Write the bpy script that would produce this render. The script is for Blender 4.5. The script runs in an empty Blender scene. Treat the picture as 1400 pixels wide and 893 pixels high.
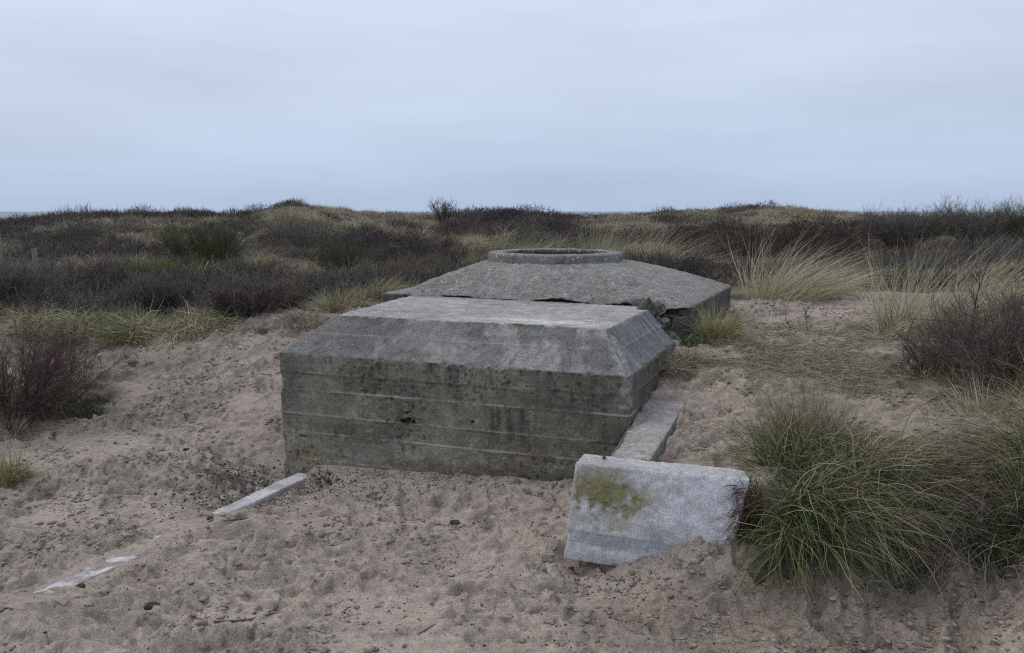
import bpy, bmesh, math
import numpy as np
from mathutils import Vector

rng = np.random.default_rng(7)
scene = bpy.context.scene
COL = scene.collection
EYE = 1.75
F_PX = 1089.0
TH = math.atan((446.5 - 289) / F_PX)
CT, ST = math.cos(TH), math.sin(TH)

# ------------------------------------------------------------------ survey helpers
def ray(px, py):
    xc, yc = (px - 700) / F_PX, (446.5 - py) / F_PX
    return np.array([xc, CT + yc * ST, -ST + yc * CT])

def at(px, py, h):
    """point seen at photo pixel (px,py) that lies h metres under eye level"""
    r = ray(px, py)
    return r * (-h / r[2]) + np.array([0, 0, EYE])

def far(px, Y, h):
    d = Y * CT + h * ST
    return np.array([(px - 700) / F_PX * d, Y, EYE - h])

def project(p):
    p = np.asarray(p, float).reshape(-1, 3) - np.array([0, 0, EYE])
    d = p[:, 1] * CT - p[:, 2] * ST
    u = p[:, 1] * ST + p[:, 2] * CT
    return 700 + F_PX * p[:, 0] / d, 446.5 - F_PX * u / d, d

# ------------------------------------------------------------------ noise
def _h(*ix):
    h = np.zeros(ix[0].shape, np.uint32)
    for k, i in enumerate(ix):
        h = (h ^ (i.astype(np.int64) & 0xffffffff).astype(np.uint32)) * np.uint32([0x9E3779B1, 0x85EBCA77, 0xC2B2AE3D, 0x27D4EB2F][k])
        h ^= h >> np.uint32(15)
    h *= np.uint32(0x2C1B3C6D); h ^= h >> np.uint32(12); h *= np.uint32(0x297A2D39); h ^= h >> np.uint32(15)
    return h.astype(np.float64) / 4294967295.0

def vn(p, seed=0):
    """smooth value noise in -1..1, p (N,2) or (N,3)"""
    p = np.asarray(p, float)
    i = np.floor(p); f = p - i; i = i.astype(np.int64)
    f = f * f * f * (f * (f * 6 - 15) + 10)
    s = np.full(len(p), seed, np.int64)
    out = 0
    if p.shape[1] == 2:
        for a in (0, 1):
            for b in (0, 1):
                w = (f[:, 0] if a else 1 - f[:, 0]) * (f[:, 1] if b else 1 - f[:, 1])
                out = out + w * _h(i[:, 0] + a, i[:, 1] + b, s)
    else:
        for a in (0, 1):
            for b in (0, 1):
                for c in (0, 1):
                    w = (f[:, 0] if a else 1 - f[:, 0]) * (f[:, 1] if b else 1 - f[:, 1]) * (f[:, 2] if c else 1 - f[:, 2])
                    out = out + w * _h(i[:, 0] + a, i[:, 1] + b, i[:, 2] + c, s)
    return out * 2 - 1

ROT = np.array([[0.8, -0.6], [0.6, 0.8]])
def fbm(p, octv=4, seed=0, gain=.5, lac=2.03):
    p = np.asarray(p, float); a = 1.0; t = 0; n = 0
    for k in range(octv):
        t = t + a * vn(p, seed + 31 * k); n += a; a *= gain
        p = p * lac + 13.7
        if p.shape[1] == 2: p = p @ ROT
    return t / n

def sstep(a, b, x):
    t = np.clip((x - a) / (b - a), 0, 1)
    return t * t * (3 - 2 * t)

# ------------------------------------------------------------------ materials
def new_mat(name):
    m = bpy.data.materials.new(name); m.use_nodes = True
    nt = m.node_tree; nt.nodes.clear()
    out = nt.nodes.new('ShaderNodeOutputMaterial')
    b = nt.nodes.new('ShaderNodeBsdfPrincipled')
    nt.links.new(b.outputs[0], out.inputs[0])
    return m, nt, b

def noise_node(nt, scale, detail=4, rough=.6, coord='Object'):
    tc = nt.nodes.new('ShaderNodeTexCoord')
    n = nt.nodes.new('ShaderNodeTexNoise')
    n.inputs['Scale'].default_value = scale; n.inputs['Detail'].default_value = detail
    n.inputs['Roughness'].default_value = rough
    nt.links.new(tc.outputs[coord], n.inputs['Vector'])
    return n, tc

def maprange(nt, sock, a, b, c, d):
    m = nt.nodes.new('ShaderNodeMapRange')
    m.inputs[1].default_value = a; m.inputs[2].default_value = b
    m.inputs[3].default_value = c; m.inputs[4].default_value = d
    nt.links.new(sock, m.inputs[0]); return m.outputs[0]

def mix(nt, fac, a, b, mode='MIX'):
    m = nt.nodes.new('ShaderNodeMix'); m.data_type = 'RGBA'; m.blend_type = mode
    for k, s in ((0, fac), (6, a), (7, b)):
        if hasattr(s, 'links') or hasattr(s, 'is_linked'): nt.links.new(s, m.inputs[k])
        else: m.inputs[k].default_value = s if k == 0 else (*s, 1)
    return m.outputs[2]

def painted_mat(name, s1, s2, var=.35, speck=None, bump=.004, rough=.9, spec=.2):
    """vertex pigment ('Col') x fine procedural noise, pebble speckle and bump"""
    m, nt, b = new_mat(name)
    att = nt.nodes.new('ShaderNodeAttribute'); att.attribute_name = 'Col'
    n1, tc = noise_node(nt, s1, 5, .65); n2, _ = noise_node(nt, s2, 4, .6)
    f1 = maprange(nt, n1.outputs[0], .34, .66, 1 - var * .8, 1 + var * .8)
    f2 = maprange(nt, n2.outputs[0], .40, .60, 1 - var, 1 + var)
    mm = nt.nodes.new('ShaderNodeMath'); mm.operation = 'MULTIPLY'
    nt.links.new(f1, mm.inputs[0]); nt.links.new(f2, mm.inputs[1])
    vm = nt.nodes.new('ShaderNodeVectorMath'); vm.operation = 'SCALE'
    nt.links.new(att.outputs['Color'], vm.inputs[0]); nt.links.new(mm.outputs[0], vm.inputs['Scale'])
    c = vm.outputs[0]
    hgt = n2.outputs[0]
    if speck:
        for sc, thr, light, dark in speck:
            v = nt.nodes.new('ShaderNodeTexVoronoi'); v.inputs['Scale'].default_value = sc
            nt.links.new(tc.outputs['Object'], v.inputs['Vector'])
            sep = nt.nodes.new('ShaderNodeSeparateColor'); nt.links.new(v.outputs['Color'], sep.inputs[0])
            body = maprange(nt, v.outputs['Distance'], .28, .36, 1, 0)
            lf = maprange(nt, sep.outputs[0], 1 - thr, 1 - thr + .02, 0, 1)
            df = maprange(nt, sep.outputs[1], 1 - thr, 1 - thr + .02, 0, 1)
            for fac, colr in ((lf, light), (df, dark)):
                q = nt.nodes.new('ShaderNodeMath'); q.operation = 'MULTIPLY'
                nt.links.new(fac, q.inputs[0]); nt.links.new(body, q.inputs[1])
                c = mix(nt, q.outputs[0], c, colr)
    nt.links.new(c, b.inputs['Base Color'])
    bp = nt.nodes.new('ShaderNodeBump'); bp.inputs['Distance'].default_value = bump
    bp.inputs['Strength'].default_value = .8
    ad = nt.nodes.new('ShaderNodeMath'); ad.operation = 'ADD'
    nt.links.new(n1.outputs[0], ad.inputs[0]); nt.links.new(hgt, ad.inputs[1])
    nt.links.new(ad.outputs[0], bp.inputs['Height']); nt.links.new(bp.outputs[0], b.inputs['Normal'])
    b.inputs['Roughness'].default_value = rough
    b.inputs['Specular IOR Level'].default_value = spec
    return m

def ramp_mat(name, stops, rough=.75, spec=.25):
    """per-blade 'tint' chooses a colour out of a ramp"""
    m, nt, b = new_mat(name)
    att = nt.nodes.new('ShaderNodeAttribute'); att.attribute_name = 'tint'
    r = nt.nodes.new('ShaderNodeValToRGB'); el = r.color_ramp.elements
    el[0].position, el[0].color = stops[0][0], (*stops[0][1], 1)
    el[1].position, el[1].color = stops[-1][0], (*stops[-1][1], 1)
    for p, c in stops[1:-1]:
        e = el.new(p); e.color = (*c, 1)
    nt.links.new(att.outputs['Fac'], r.inputs[0])
    nt.links.new(r.outputs[0], b.inputs['Base Color'])
    b.inputs['Roughness'].default_value = rough; b.inputs['Specular IOR Level'].default_value = spec
    return m

def plain_mat(name, c1, c2, scale, bump=.003, rough=.85):
    m, nt, b = new_mat(name)
    n, _ = noise_node(nt, scale, 5, .65)
    f = maprange(nt, n.outputs[0], .35, .65, 0, 1)
    nt.links.new(mix(nt, f, c1, c2), b.inputs['Base Color'])
    bp = nt.nodes.new('ShaderNodeBump'); bp.inputs['Distance'].default_value = bump
    nt.links.new(n.outputs[0], bp.inputs['Height']); nt.links.new(bp.outputs[0], b.inputs['Normal'])
    b.inputs['Roughness'].default_value = rough; b.inputs['Specular IOR Level'].default_value = .2
    return m

M = {}
M['sand'] = painted_mat('sand_ground', 22, 110, .20, [(150, .02, (.42, .4, .38), (.06, .05, .045))], .010, .95, .1)
M['wall'] = painted_mat('board_marked_concrete', 14, 125, .28, [(60, .03, (.28, .27, .24), (.06, .058, .05)), (110, .12, (.26, .245, .215), (.075, .072, .062))], .006)
M['cham'] = painted_mat('rubbed_concrete', 14, 125, .30, [(60, .04, (.36, .345, .315), (.08, .078, .072)), (110, .14, (.32, .305, .28), (.09, .088, .08))], .008)
M['cap'] = painted_mat('pebbly_concrete', 16, 95, .34, [(34, .05, (.58, .55, .49), (.10, .095, .085)), (62, .13, (.42, .395, .36), (.10, .095, .085)), (110, .16, (.36, .34, .31), (.12, .115, .10))], .012)
M['white'] = painted_mat('whitewashed_concrete', 30, 130, .20, None, .005, .85)
M['arm'] = painted_mat('worn_concrete', 16, 100, .28, [(70, .05, (.4, .38, .36), (.08, .08, .08))], .005)
M['dark'] = plain_mat('hole_shade_concrete', (.06, .058, .052), (.12, .115, .10), 14)  # floor down the ring: dark base colour stands in for shade
M['rubble'] = plain_mat('broken_concrete', (.10, .095, .085), (.24, .23, .21), 25, .01)
M['marram'] = ramp_mat('marram_blades', [(0, (.10, .11, .05)), (.3, (.22, .215, .11)), (.6, (.42, .385, .235)), (1, (.60, .54, .38))])
M['green'] = ramp_mat('green_grass_blades', [(0, (.035, .055, .02)), (.3, (.095, .115, .04)), (.55, (.27, .245, .105)), (1, (.52, .44, .26))])
M['straw'] = ramp_mat('dead_grass_blades', [(0, (.12, .11, .065)), (.5, (.28, .24, .165)), (1, (.48, .42, .31))])
M['lush'] = ramp_mat('fresh_green_blades', [(0, (.03, .055, .018)), (.6, (.06, .10, .03)), (1, (.16, .17, .08))])
M['twig_red'] = ramp_mat('red_brown_twigs', [(0, (.045, .028, .025)), (.5, (.10, .058, .051)), (1, (.19, .135, .12))])
M['twig_purple'] = ramp_mat('purple_brown_twigs', [(0, (.035, .026, .025)), (.5, (.085, .063, .060)), (1, (.23, .19, .17))])
M['twig_grey'] = ramp_mat('grey_twigs', [(0, (.06, .052, .045)), (.6, (.15, .13, .11)), (1, (.30, .27, .23))])
M['twig_brown'] = ramp_mat('brown_twigs', [(0, (.06, .042, .036)), (.6, (.13, .095, .082)), (1, (.27, .225, .19))])
M['twig_green'] = ramp_mat('green_stems', [(0, (.035, .042, .022)), (.6, (.075, .082, .036)), (1, (.13, .125, .065))])
M['twig_yellow'] = ramp_mat('yellow_green_stems', [(0, (.07, .075, .03)), (.6, (.16, .155, .06)), (1, (.27, .25, .12))])
M['twig_tan'] = ramp_mat('tan_stems', [(0, (.08, .065, .045)), (.6, (.17, .14, .10)), (1, (.29, .25, .18))])
M['root'] = ramp_mat('dead_roots', [(0, (.035, .02, .014)), (.6, (.09, .052, .036)), (1, (.17, .11, .075))])
M['dune_grass'] = ramp_mat('far_dune_grass', [(0, (.16, .14, .085)), (.45, (.36, .315, .21)), (1, (.60, .53, .40))])
M['post'] = plain_mat('weathered_post', (.17, .155, .125), (.30, .275, .23), 30)
M['stick'] = plain_mat('dead_wood', (.09, .07, .055), (.20, .165, .13), 40)
M['clod'] = plain_mat('peaty_clod', (.03, .025, .02), (.09, .075, .06), 60, .006)
M['brick'] = plain_mat('rusty_brick', (.06, .028, .02), (.11, .055, .038), 60, .003)
M['scrap'] = plain_mat('red_scrap', (.16, .02, .02), (.22, .05, .04), 60)
M['grit'] = ramp_mat('shell_grit', [(0, (.035, .03, .028)), (.45, (.09, .08, .075)), (.8, (.22, .2, .18)), (1, (.5, .48, .45))])

# ------------------------------------------------------------------ objects
def tag(o, label=None, cat=None, group=None, kind=None):
    if label: o['label'] = label
    if cat: o['category'] = cat
    if group: o['group'] = group
    if kind: o['kind'] = kind
    return o

def empty(name, loc, rz=0):
    o = bpy.data.objects.new(name, None); o.empty_display_size = .2
    o.location = loc; o.rotation_euler = (0, 0, rz); COL.objects.link(o); return o

def mesh_obj(name, V, F4, mat, parent=None, tint=None, col=None, smooth=True, F3=None, loc=None):
    V = np.asarray(V, np.float32)
    if loc is not None: V = V - np.asarray(loc, np.float32)
    me = bpy.data.meshes.new(name)
    F4 = np.asarray(F4, np.int32).reshape(-1, 4) if F4 is not None else np.zeros((0, 4), np.int32)
    F3 = np.asarray(F3, np.int32).reshape(-1, 3) if F3 is not None else np.zeros((0, 3), np.int32)
    me.vertices.add(len(V)); me.vertices.foreach_set('co', V.ravel())
    nl = F4.size + F3.size
    me.loops.add(nl); me.loops.foreach_set('vertex_index', np.concatenate([F4.ravel(), F3.ravel()]))
    me.polygons.add(len(F4) + len(F3))
    st = np.concatenate([np.arange(len(F4)) * 4, F4.size + np.arange(len(F3)) * 3]).astype(np.int32)
    me.polygons.foreach_set('loop_start', st)
    if smooth: me.polygons.foreach_set('use_smooth', np.ones(len(st), bool))
    me.update(calc_edges=True)
    if tint is not None:
        a = me.attributes.new('tint', 'FLOAT', 'POINT'); a.data.foreach_set('value', np.asarray(tint, np.float32))
    if col is not None:
        a = me.attributes.new('Col', 'FLOAT_COLOR', 'POINT')
        c = np.ones((len(V), 4), np.float32); c[:, :3] = col
        a.data.foreach_set('color', c.ravel())
    for mm in (mat if isinstance(mat, list) else [mat]): me.materials.append(mm)
    o = bpy.data.objects.new(name, me); COL.objects.link(o)
    if parent is not None: o.parent = parent
    if loc is not None: o.location = [float(t) for t in loc]
    return o

# ------------------------------------------------------------------ blades and twigs
def nrm(a):
    return a / np.maximum(np.linalg.norm(a, axis=1, keepdims=True), 1e-9)

class Soup:
    def __init__(s): s.V = []; s.F = []; s.T = []; s.n = 0
    def blades(s, P, D, L, W, bend, nseg=4, tint=None, prism=False, jit=0.0, taper=.12):
        N = len(P)
        L = np.broadcast_to(np.asarray(L, float), (N,)); W = np.broadcast_to(np.asarray(W, float), (N,))
        bend = np.broadcast_to(np.asarray(bend, float), (N, 3))
        D = nrm(D); p = P.copy(); nodes = [p]; dirs = [D]
        for k in range(nseg):
            p = p + D * (L / nseg)[:, None]
            D = nrm(D + bend / nseg + (rng.normal(0, jit, (N, 3)) if jit else 0))
            nodes.append(p); dirs.append(D)
        R = rng.normal(size=(N, 3)); side = nrm(np.cross(dirs[0], R)); s3 = nrm(np.cross(dirs[0], side))
        m = 3 if prism else 2
        A = np.zeros((N, nseg + 1, m, 3))
        for k in range(nseg + 1):
            f = k / nseg
            w = (W * (1 - (1 - taper) * f ** 1.5))[:, None] * .5
            if prism:
                for j in range(3):
                    a = 2.0944 * j
                    A[:, k, j] = nodes[k] + (side * math.cos(a) + s3 * math.sin(a)) * w
            else:
                A[:, k, 0] = nodes[k] - side * w; A[:, k, 1] = nodes[k] + side * w
        base = s.n + np.arange(N)[:, None] * (m * (nseg + 1))
        for k in range(nseg):
            b = base + k * m
            if prism:
                for j in range(3):
                    j2 = (j + 1) % 3
                    s.F.append(np.concatenate([b + j, b + j2, b + m + j2, b + m + j], 1))
            else:
                s.F.append(np.concatenate([b, b + 1, b + 3, b + 2], 1))
        if tint is None: tint = rng.random(N)
        t = np.repeat(np.clip(tint, 0, 1), m * (nseg + 1))
        s.V.append(A.reshape(-1, 3)); s.T.append(t); s.n += A.shape[0] * A.shape[1] * m
        return np.stack(nodes, 1), np.stack(dirs, 1)
    def build(s, name, mat, parent=None, loc=None):
        return mesh_obj(name, np.concatenate(s.V), np.concatenate(s.F), mat, parent, tint=np.concatenate(s.T), loc=loc, smooth=False)

def sub(P, k, amp):
    """splits a clump into k smaller tufts, each with its own lean, tone and length"""
    cen = P[rng.integers(len(P), size=k), :2]
    j = np.argmin(((P[:, None, :2] - cen[None]) ** 2).sum(2), 1)
    lean = rng.normal(0, amp, (k, 3)); lean[:, 2] *= .4
    return lean[j], rng.normal(0, .16, k)[j], rng.uniform(.6, 1.25, k)[j]

def disc(n, r):
    a = rng.random(n) * 2 * np.pi; q = np.sqrt(rng.random(n)) * r
    return np.stack([np.cos(a) * q, np.sin(a) * q, np.zeros(n)], 1)

# ------------------------------------------------------------------ terrain
CP = []
def g(px, py, h): p = at(px, py, h); CP.append((p[0], p[1], h))
def w(x, y, h): CP.append((x, y, h))
def fr(px, Y, h): p = far(px, Y, h); CP.append((p[0], p[1], h))
# bunker frame: u runs along the front wall, v away from the camera
A3 = at(382, 482, .95); B3 = at(862, 515, .95)
UU = (B3 - A3)[:2]; WID = float(np.linalg.norm(UU)); UU = UU / WID; VV = np.array([-UU[1], UU[0]])
ORG = A3[:2]; RZ = math.atan2(UU[1], UU[0])
def uv(u, v): return ORG + UU * u + VV * v
def luv(u, v, h): p = uv(u, v); CP.append((p[0], p[1], h))

for x in (-6, -3, 0, 3, 6):
    w(x, .8, 1.72); w(x, -3, 1.74)
for q in [(0, 893, 1.72), (180, 893, 1.72), (350, 893, 1.73), (700, 893, 1.71), (1050, 893, 1.66), (1400, 893, 1.55),
          (0, 800, 1.73), (200, 780, 1.745), (420, 800, 1.74), (600, 760, 1.74), (700, 800, 1.72), (900, 810, 1.68), (1040, 800, 1.62), (1100, 820, 1.60),
          (1250, 800, 1.53), (1390, 780, 1.42), (600, 690, 1.72), (740, 700, 1.69),
          (0, 690, 1.70), (0, 610, 1.66), (100, 640, 1.66), (150, 720, 1.74), (200, 560, 1.58), (230, 640, 1.70), (310, 640, 1.78), (350, 670, 1.83), (280, 600, 1.66),
          (375, 600, 1.68), (375, 550, 1.52), (378, 500, 1.33), (330, 455, 1.13), (400, 440, 1.04), (300, 500, 1.33), (240, 470, 1.22), (150, 475, 1.28), (60, 490, 1.36), (100, 540, 1.52), (0, 540, 1.5), (-150, 600, 1.6), (-150, 500, 1.35),
          (450, 425, 1.02), (520, 405, .98),
          (880, 520, 1.04), (925, 478, 1.0), (945, 455, .95), (1000, 430, 1.0), (1005, 405, .95), (1050, 400, .93), (1050, 440, 1.0), (1110, 470, 1.0), (1000, 500, 1.06), (1000, 520, 1.09), (950, 560, 1.2),
          (930, 600, 1.25), (960, 610, 1.26), (1015, 640, 1.28), (1100, 530, 1.1), (1200, 560, 1.12), (1250, 490, 1.02), (1180, 430, .95), (1260, 440, .95), (1380, 470, .93), (1390, 580, 1.05),
          (1080, 600, 1.2), (1180, 640, 1.2), (1280, 650, 1.2), (1100, 700, 1.38), (1200, 720, 1.36), (1310, 740, 1.36), (1500, 800, 1.3), (1500, 600, 1.0), (1600, 500, .9), (1050, 720, 1.46)]: g(*q)
for q in [(0, .03, 1.90), (.15, -.02, 1.83), (.25, 0, 1.70), (.4, 0, 1.69), (.64, 0, 1.694), (1.18, 0, 1.67), (1.68, 0, 1.637), (2.03, 0, 1.61), (2.2, -.2, 1.62), (2.2, -.6, 1.67), (2.35, -.95, 1.74), (2.26, -.9, 1.72),
          (2.52, -.9, 1.695), (2.73, -.9, 1.63), (3.0, -.9, 1.51), (3.05, -.88, 1.44), (2.75, -.5, 1.27), (2.75, 0, 1.24), (2.74, .4, 1.225), (2.2, .3, 1.6), (2.5, .72, 1.15), (2.62, .62, 1.19), (2.46, 1.0, 1.06), (3.2, -.7, 1.27), (3.3, -.9, 1.36),
          (-.1, -.3, 1.84), (-.15, .2, 1.83), (-.1, 1, 1.6), (1, 1, 1.5), (2.5, 1.3, 1.0), (2.6, 2.5, .93), (2.7, 3.7, .97), (1.2, 4.0, .95), (0, 3.9, .98), (-.3, 3, 1.0), (-.4, 2, 1.1)]: luv(*q)
# sand along and over the half buried kerb that leaves the wall (see KERB below)
KH = lambda L: 1.775 - .045 * L
for L, over, lft in [(.1, .022, .06), (.4, .016, .055), (.7, .010, .035), (.98, -.010, .0), (1.3, -.03, 0), (1.6, -.01, 0), (1.8, .004, .004), (2.1, .004, .004), (2.3, -.02, 0)]:
    luv(.26 - .0 * L + .12, -L, KH(L) + over); luv(.26 - .18, -L, KH(L) + lft)
    if over < 0: luv(.2, -L, KH(L) + over)
for q in [(0, 50, .85), (140, 50, .62), (230, 50, .42), (330, 50, .62), (400, 48, -.22), (480, 50, .42), (600, 50, .72), (700, 50, .22), (760, 50, .5), (815, 50, .8), (900, 50, .52), (1000, 50, .35), (1050, 48, .02), (1120, 50, .42), (1200, 52, .8), (1300, 50, .75), (1400, 50, .7), (-250, 50, .7), (1650, 50, .6),
          (0, 28, 1.3), (200, 28, 1.2), (330, 28, 1.05), (430, 30, .8), (480, 28, 1.4), (620, 28, 1.7), (750, 30, 1.5), (900, 28, 1.7), (1050, 28, 2.0), (1200, 26, 1.9), (1350, 24, 1.35), (-250, 28, 1.2), (1650, 28, 1.2),
          (0, 17, 1.4), (150, 17, 1.5), (300, 17, 1.5), (450, 17, 1.55), (600, 17, 1.6), (750, 17, 1.5), (950, 17, 1.5), (1100, 17, 1.75), (1250, 16, 1.55), (1390, 15, 1.2), (-250, 17, 1.35), (1650, 17, 1.1),
          (100, 12, 1.35), (300, 12, 1.4), (450, 12, 1.35), (600, 12, 1.25), (800, 11.5, .95), (900, 11, .93), (1000, 12, 1.25), (1100, 12, 1.2), (1250, 11, 1.05), (1390, 11, .95), (-250, 12, 1.3)]: fr(*q)
for px in range(-300, 1701, 250):
    fr(px, 85, 1.6); fr(px, 150, 4.0); fr(px, 260, 11.0); fr(px, 420, 16.0)
CP = np.array(CP)
def warp(x, y):
    yy = np.maximum(y, -1.0) + 2.5
    return np.stack([x / yy * 3.2, np.log(yy) * 3.2], 1)
Q = warp(CP[:, 0], CP[:, 1])
def kern(d): return np.where(d > 1e-9, d * d * np.log(np.maximum(d, 1e-9)), 0)
def solve():
    n = len(Q); D = np.linalg.norm(Q[:, None] - Q[None], axis=2)
    K = kern(D) + np.eye(n) * 1.5e-3
    Pm = np.c_[np.ones(n), Q]
    S = np.block([[K, Pm], [Pm.T, np.zeros((3, 3))]])
    return np.linalg.solve(S, np.r_[CP[:, 2], 0, 0, 0])
CW = solve()
def ground_z(x, y):
    """smooth terrain height (no trampling)"""
    x = np.atleast_1d(np.asarray(x, float)).ravel(); y = np.atleast_1d(np.asarray(y, float)).ravel()
    out = np.empty(len(x)); n = len(Q)
    for a in range(0, len(x), 20000):
        q = warp(x[a:a + 20000], y[a:a + 20000])
        d = np.sqrt(np.maximum((q ** 2).sum(1)[:, None] + (Q ** 2).sum(1)[None] - 2 * q @ Q.T, 0))
        out[a:a + 20000] = kern(d) @ CW[:n] + CW[n] + q @ CW[n + 1:]
    out = EYE - out
    bear = 700 + F_PX * x / np.maximum(y, 5)      # crest trim of the far dune ridge, by bearing
    out += np.interp(bear, [-100, 80, 150, 230, 330, 365, 400, 440, 480, 600, 700, 760, 810, 900, 1000, 1050, 1100, 1160, 1500],
                     [0, 0, -3, -12, -19, -11, -5, -9, -12, -9, -3, -5, -3, 1, 3, 7, 2, 0, 0]) * 44 / F_PX * sstep(18, 38, y)
    p = np.stack([x, y], 1)
    out += sstep(11, 30, y) * .20 * fbm(p / 8.0, 3, 5) + sstep(9, 14, y) * .10 * fbm(p / 2.2, 3, 9)
    return np.maximum(out, -14)
def hit(px, py):
    r = ray(px, py); t = np.exp(np.linspace(math.log(2.2), math.log(160), 900))
    P = r[None] * t[:, None] + np.array([0, 0, EYE])
    k = np.nonzero(P[:, 2] < ground_z(P[:, 0], P[:, 1]))[0]
    k = k[0] if len(k) else len(t) - 1
    return P[k].copy()

def axis(lo, hi, step, lo2, hi2, gr):
    mid = np.arange(lo, hi + step * .5, step)
    up = []; s = step; v = mid[-1]
    while v < hi2: s *= gr; v += s; up.append(v)
    dn = []; s = step; v = mid[0]
    while v > lo2: s *= gr; v -= s; dn.append(v)
    return np.array(dn[::-1] + list(mid) + up)
gx = axis(-4.2, 3.7, .0105, -420, 420, 1.06)
gy = axis(2.6, 8.4, .0105, -30, 420, 1.035)
X, Yg = np.meshgrid(gx, gy); sh = X.shape
x, y = X.ravel(), Yg.ravel(); P2 = np.stack([x, y], 1)
Z = ground_z(x, y)
du = (x - ORG[0]) * UU[0] + (y - ORG[1]) * UU[1]; dv = (x - ORG[0]) * VV[0] + (y - ORG[1]) * VV[1]
def blob(px, py, rx, ry, h=None, wob=.35, seed=0):
    c = hit(px, py)
    d = np.sqrt(((x - c[0]) / rx) ** 2 + ((y - c[1]) / ry) ** 2) + wob * fbm(P2 / .3, 3, seed + 77)
    return sstep(1.15, .55, d)
near = sstep(11, 7.5, y) * sstep(-9, -6, x) * sstep(9, 6, x)
path = np.maximum(blob(1120, 500, 1.0, 1.2, seed=1), np.maximum(blob(1150, 470, .9, 1.2, seed=2), blob(1260, 560, .7, .6, seed=3)))
vegz = sstep(-.1, .25, (y - (8.1 - .55 * sstep(-1.6, -2.6, x) + .35 * fbm(P2 / .8, 3, 3) - .25 * np.clip(x + 2, -3, 4) + 1.0 * sstep(.4, 1.6, x) + .7 * sstep(1.5, 2.5, x))))  # heath begins behind the sand
tr = sstep(-.35, .3, fbm(P2 / .55, 2, 21))
calm = 1 - .45 * path
mic = near * calm * (.030 * fbm(P2 / .9, 2, 4) + .016 * fbm(P2 / .30, 3, 6))
aniso = np.stack([x / .16 + .4 * fbm(P2 / .2, 2, 40), y / .10], 1)
bl = 1 - 2 * np.abs(fbm(aniso, 3, 12))
mic += near * calm * (.35 + .65 * tr) * (.008 * bl + .009 * fbm(P2 / .045, 2, 15))
def terr(n, lo=.34, hi=.66): return np.floor(n) + sstep(lo, hi, n - np.floor(n))
t1 = fbm(np.stack([x / .22, y / .13], 1) + .6 * np.stack([vn(P2 / .1, 41), vn(P2 / .1, 42)], 1), 3, 16) * 3.2
t2 = fbm(np.stack([x / .085, y / .055], 1) + .5 * np.stack([vn(P2 / .05, 43), vn(P2 / .05, 44)], 1), 2, 17) * 2.4
mic += near * calm * (.024 * terr(t1) * sstep(-.3, .2, fbm(P2 / .5, 2, 46)) + .016 * terr(t2) * tr)
rr = np.abs(vn(P2 / .075, 61)) ; crumb = sstep(.55, .9, rr) * tr
mic += near * calm * .016 * crumb
Zm = mic.reshape(sh).copy()
# trampled footprints with pushed-up rims
prng = np.random.default_rng(3)
for k in range(390):
    cx, cy = prng.uniform(-4.2, 3.6), prng.uniform(2.5, 8.4)
    a = prng.normal(.5 if cx < .5 else 1.2, .8); ca, sa = math.cos(a), math.sin(a)
    la, wa = prng.uniform(.07, .13), prng.uniform(.035, .06); dep = prng.uniform(.010, .026)
    if k >= 330: la, wa, dep = prng.uniform(.13, .16), prng.uniform(.045, .06), prng.uniform(.028, .042)
    i0, i1 = np.searchsorted(gx, [cx - .3, cx + .3]); j0, j1 = np.searchsorted(gy, [cy - .3, cy + .3])
    if i1 - i0 < 3 or j1 - j0 < 3: continue
    xx, yy = X[j0:j1, i0:i1] - cx, Yg[j0:j1, i0:i1] - cy
    d = np.sqrt(((xx * ca + yy * sa) / la) ** 2 + ((-xx * sa + yy * ca) / wa) ** 2)
    d = d + .22 * vn(np.stack([X[j0:j1, i0:i1].ravel(), Yg[j0:j1, i0:i1].ravel()], 1) / .05, 5).reshape(d.shape)
    Zm[j0:j1, i0:i1] += -dep * sstep(1.05, .55, d) + dep * .55 * np.exp(-((d - 1.25) / .22) ** 2)
mic = Zm.ravel()
wallq = 1 - .75 * sstep(.30, .06, np.maximum(np.maximum(-du, du - WID), -dv)) * (dv < 1)
mic = mic * wallq
# keep the sand quiet right against the concrete and over the kerb
kerbd = np.where((dv < .05) & (dv > -2.5), np.abs(du - .19), 9)
quiet = np.minimum(sstep(.02, .18, np.maximum(np.maximum(-du, du - WID), np.maximum(-dv, -9))), 1)
Z = Z + mic * (1 - .72 * sstep(.2, .07, kerbd))
# never let sand cut through the tops of block, low wall or bunker
foot = (du > 2.27) & (du < 3.02) & (dv > -.90) & (dv < -.70)
Z = np.where(foot, np.minimum(Z, EYE - 1.42), Z)
foot2 = sstep(2.36, 2.42, du) * sstep(2.68, 2.64, du) * sstep(.57, .50, dv) * sstep(-.74, -.66, dv)
Z = np.where(foot2 > 0, np.minimum(Z, Z * (1 - foot2) + (EYE - 1.27) * foot2), Z)
over = np.exp(-(((du - 2.36) / .16) ** 2 + ((dv + .87) / .14) ** 2))   # scour under the tilted block
Z -= .05 * over

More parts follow.
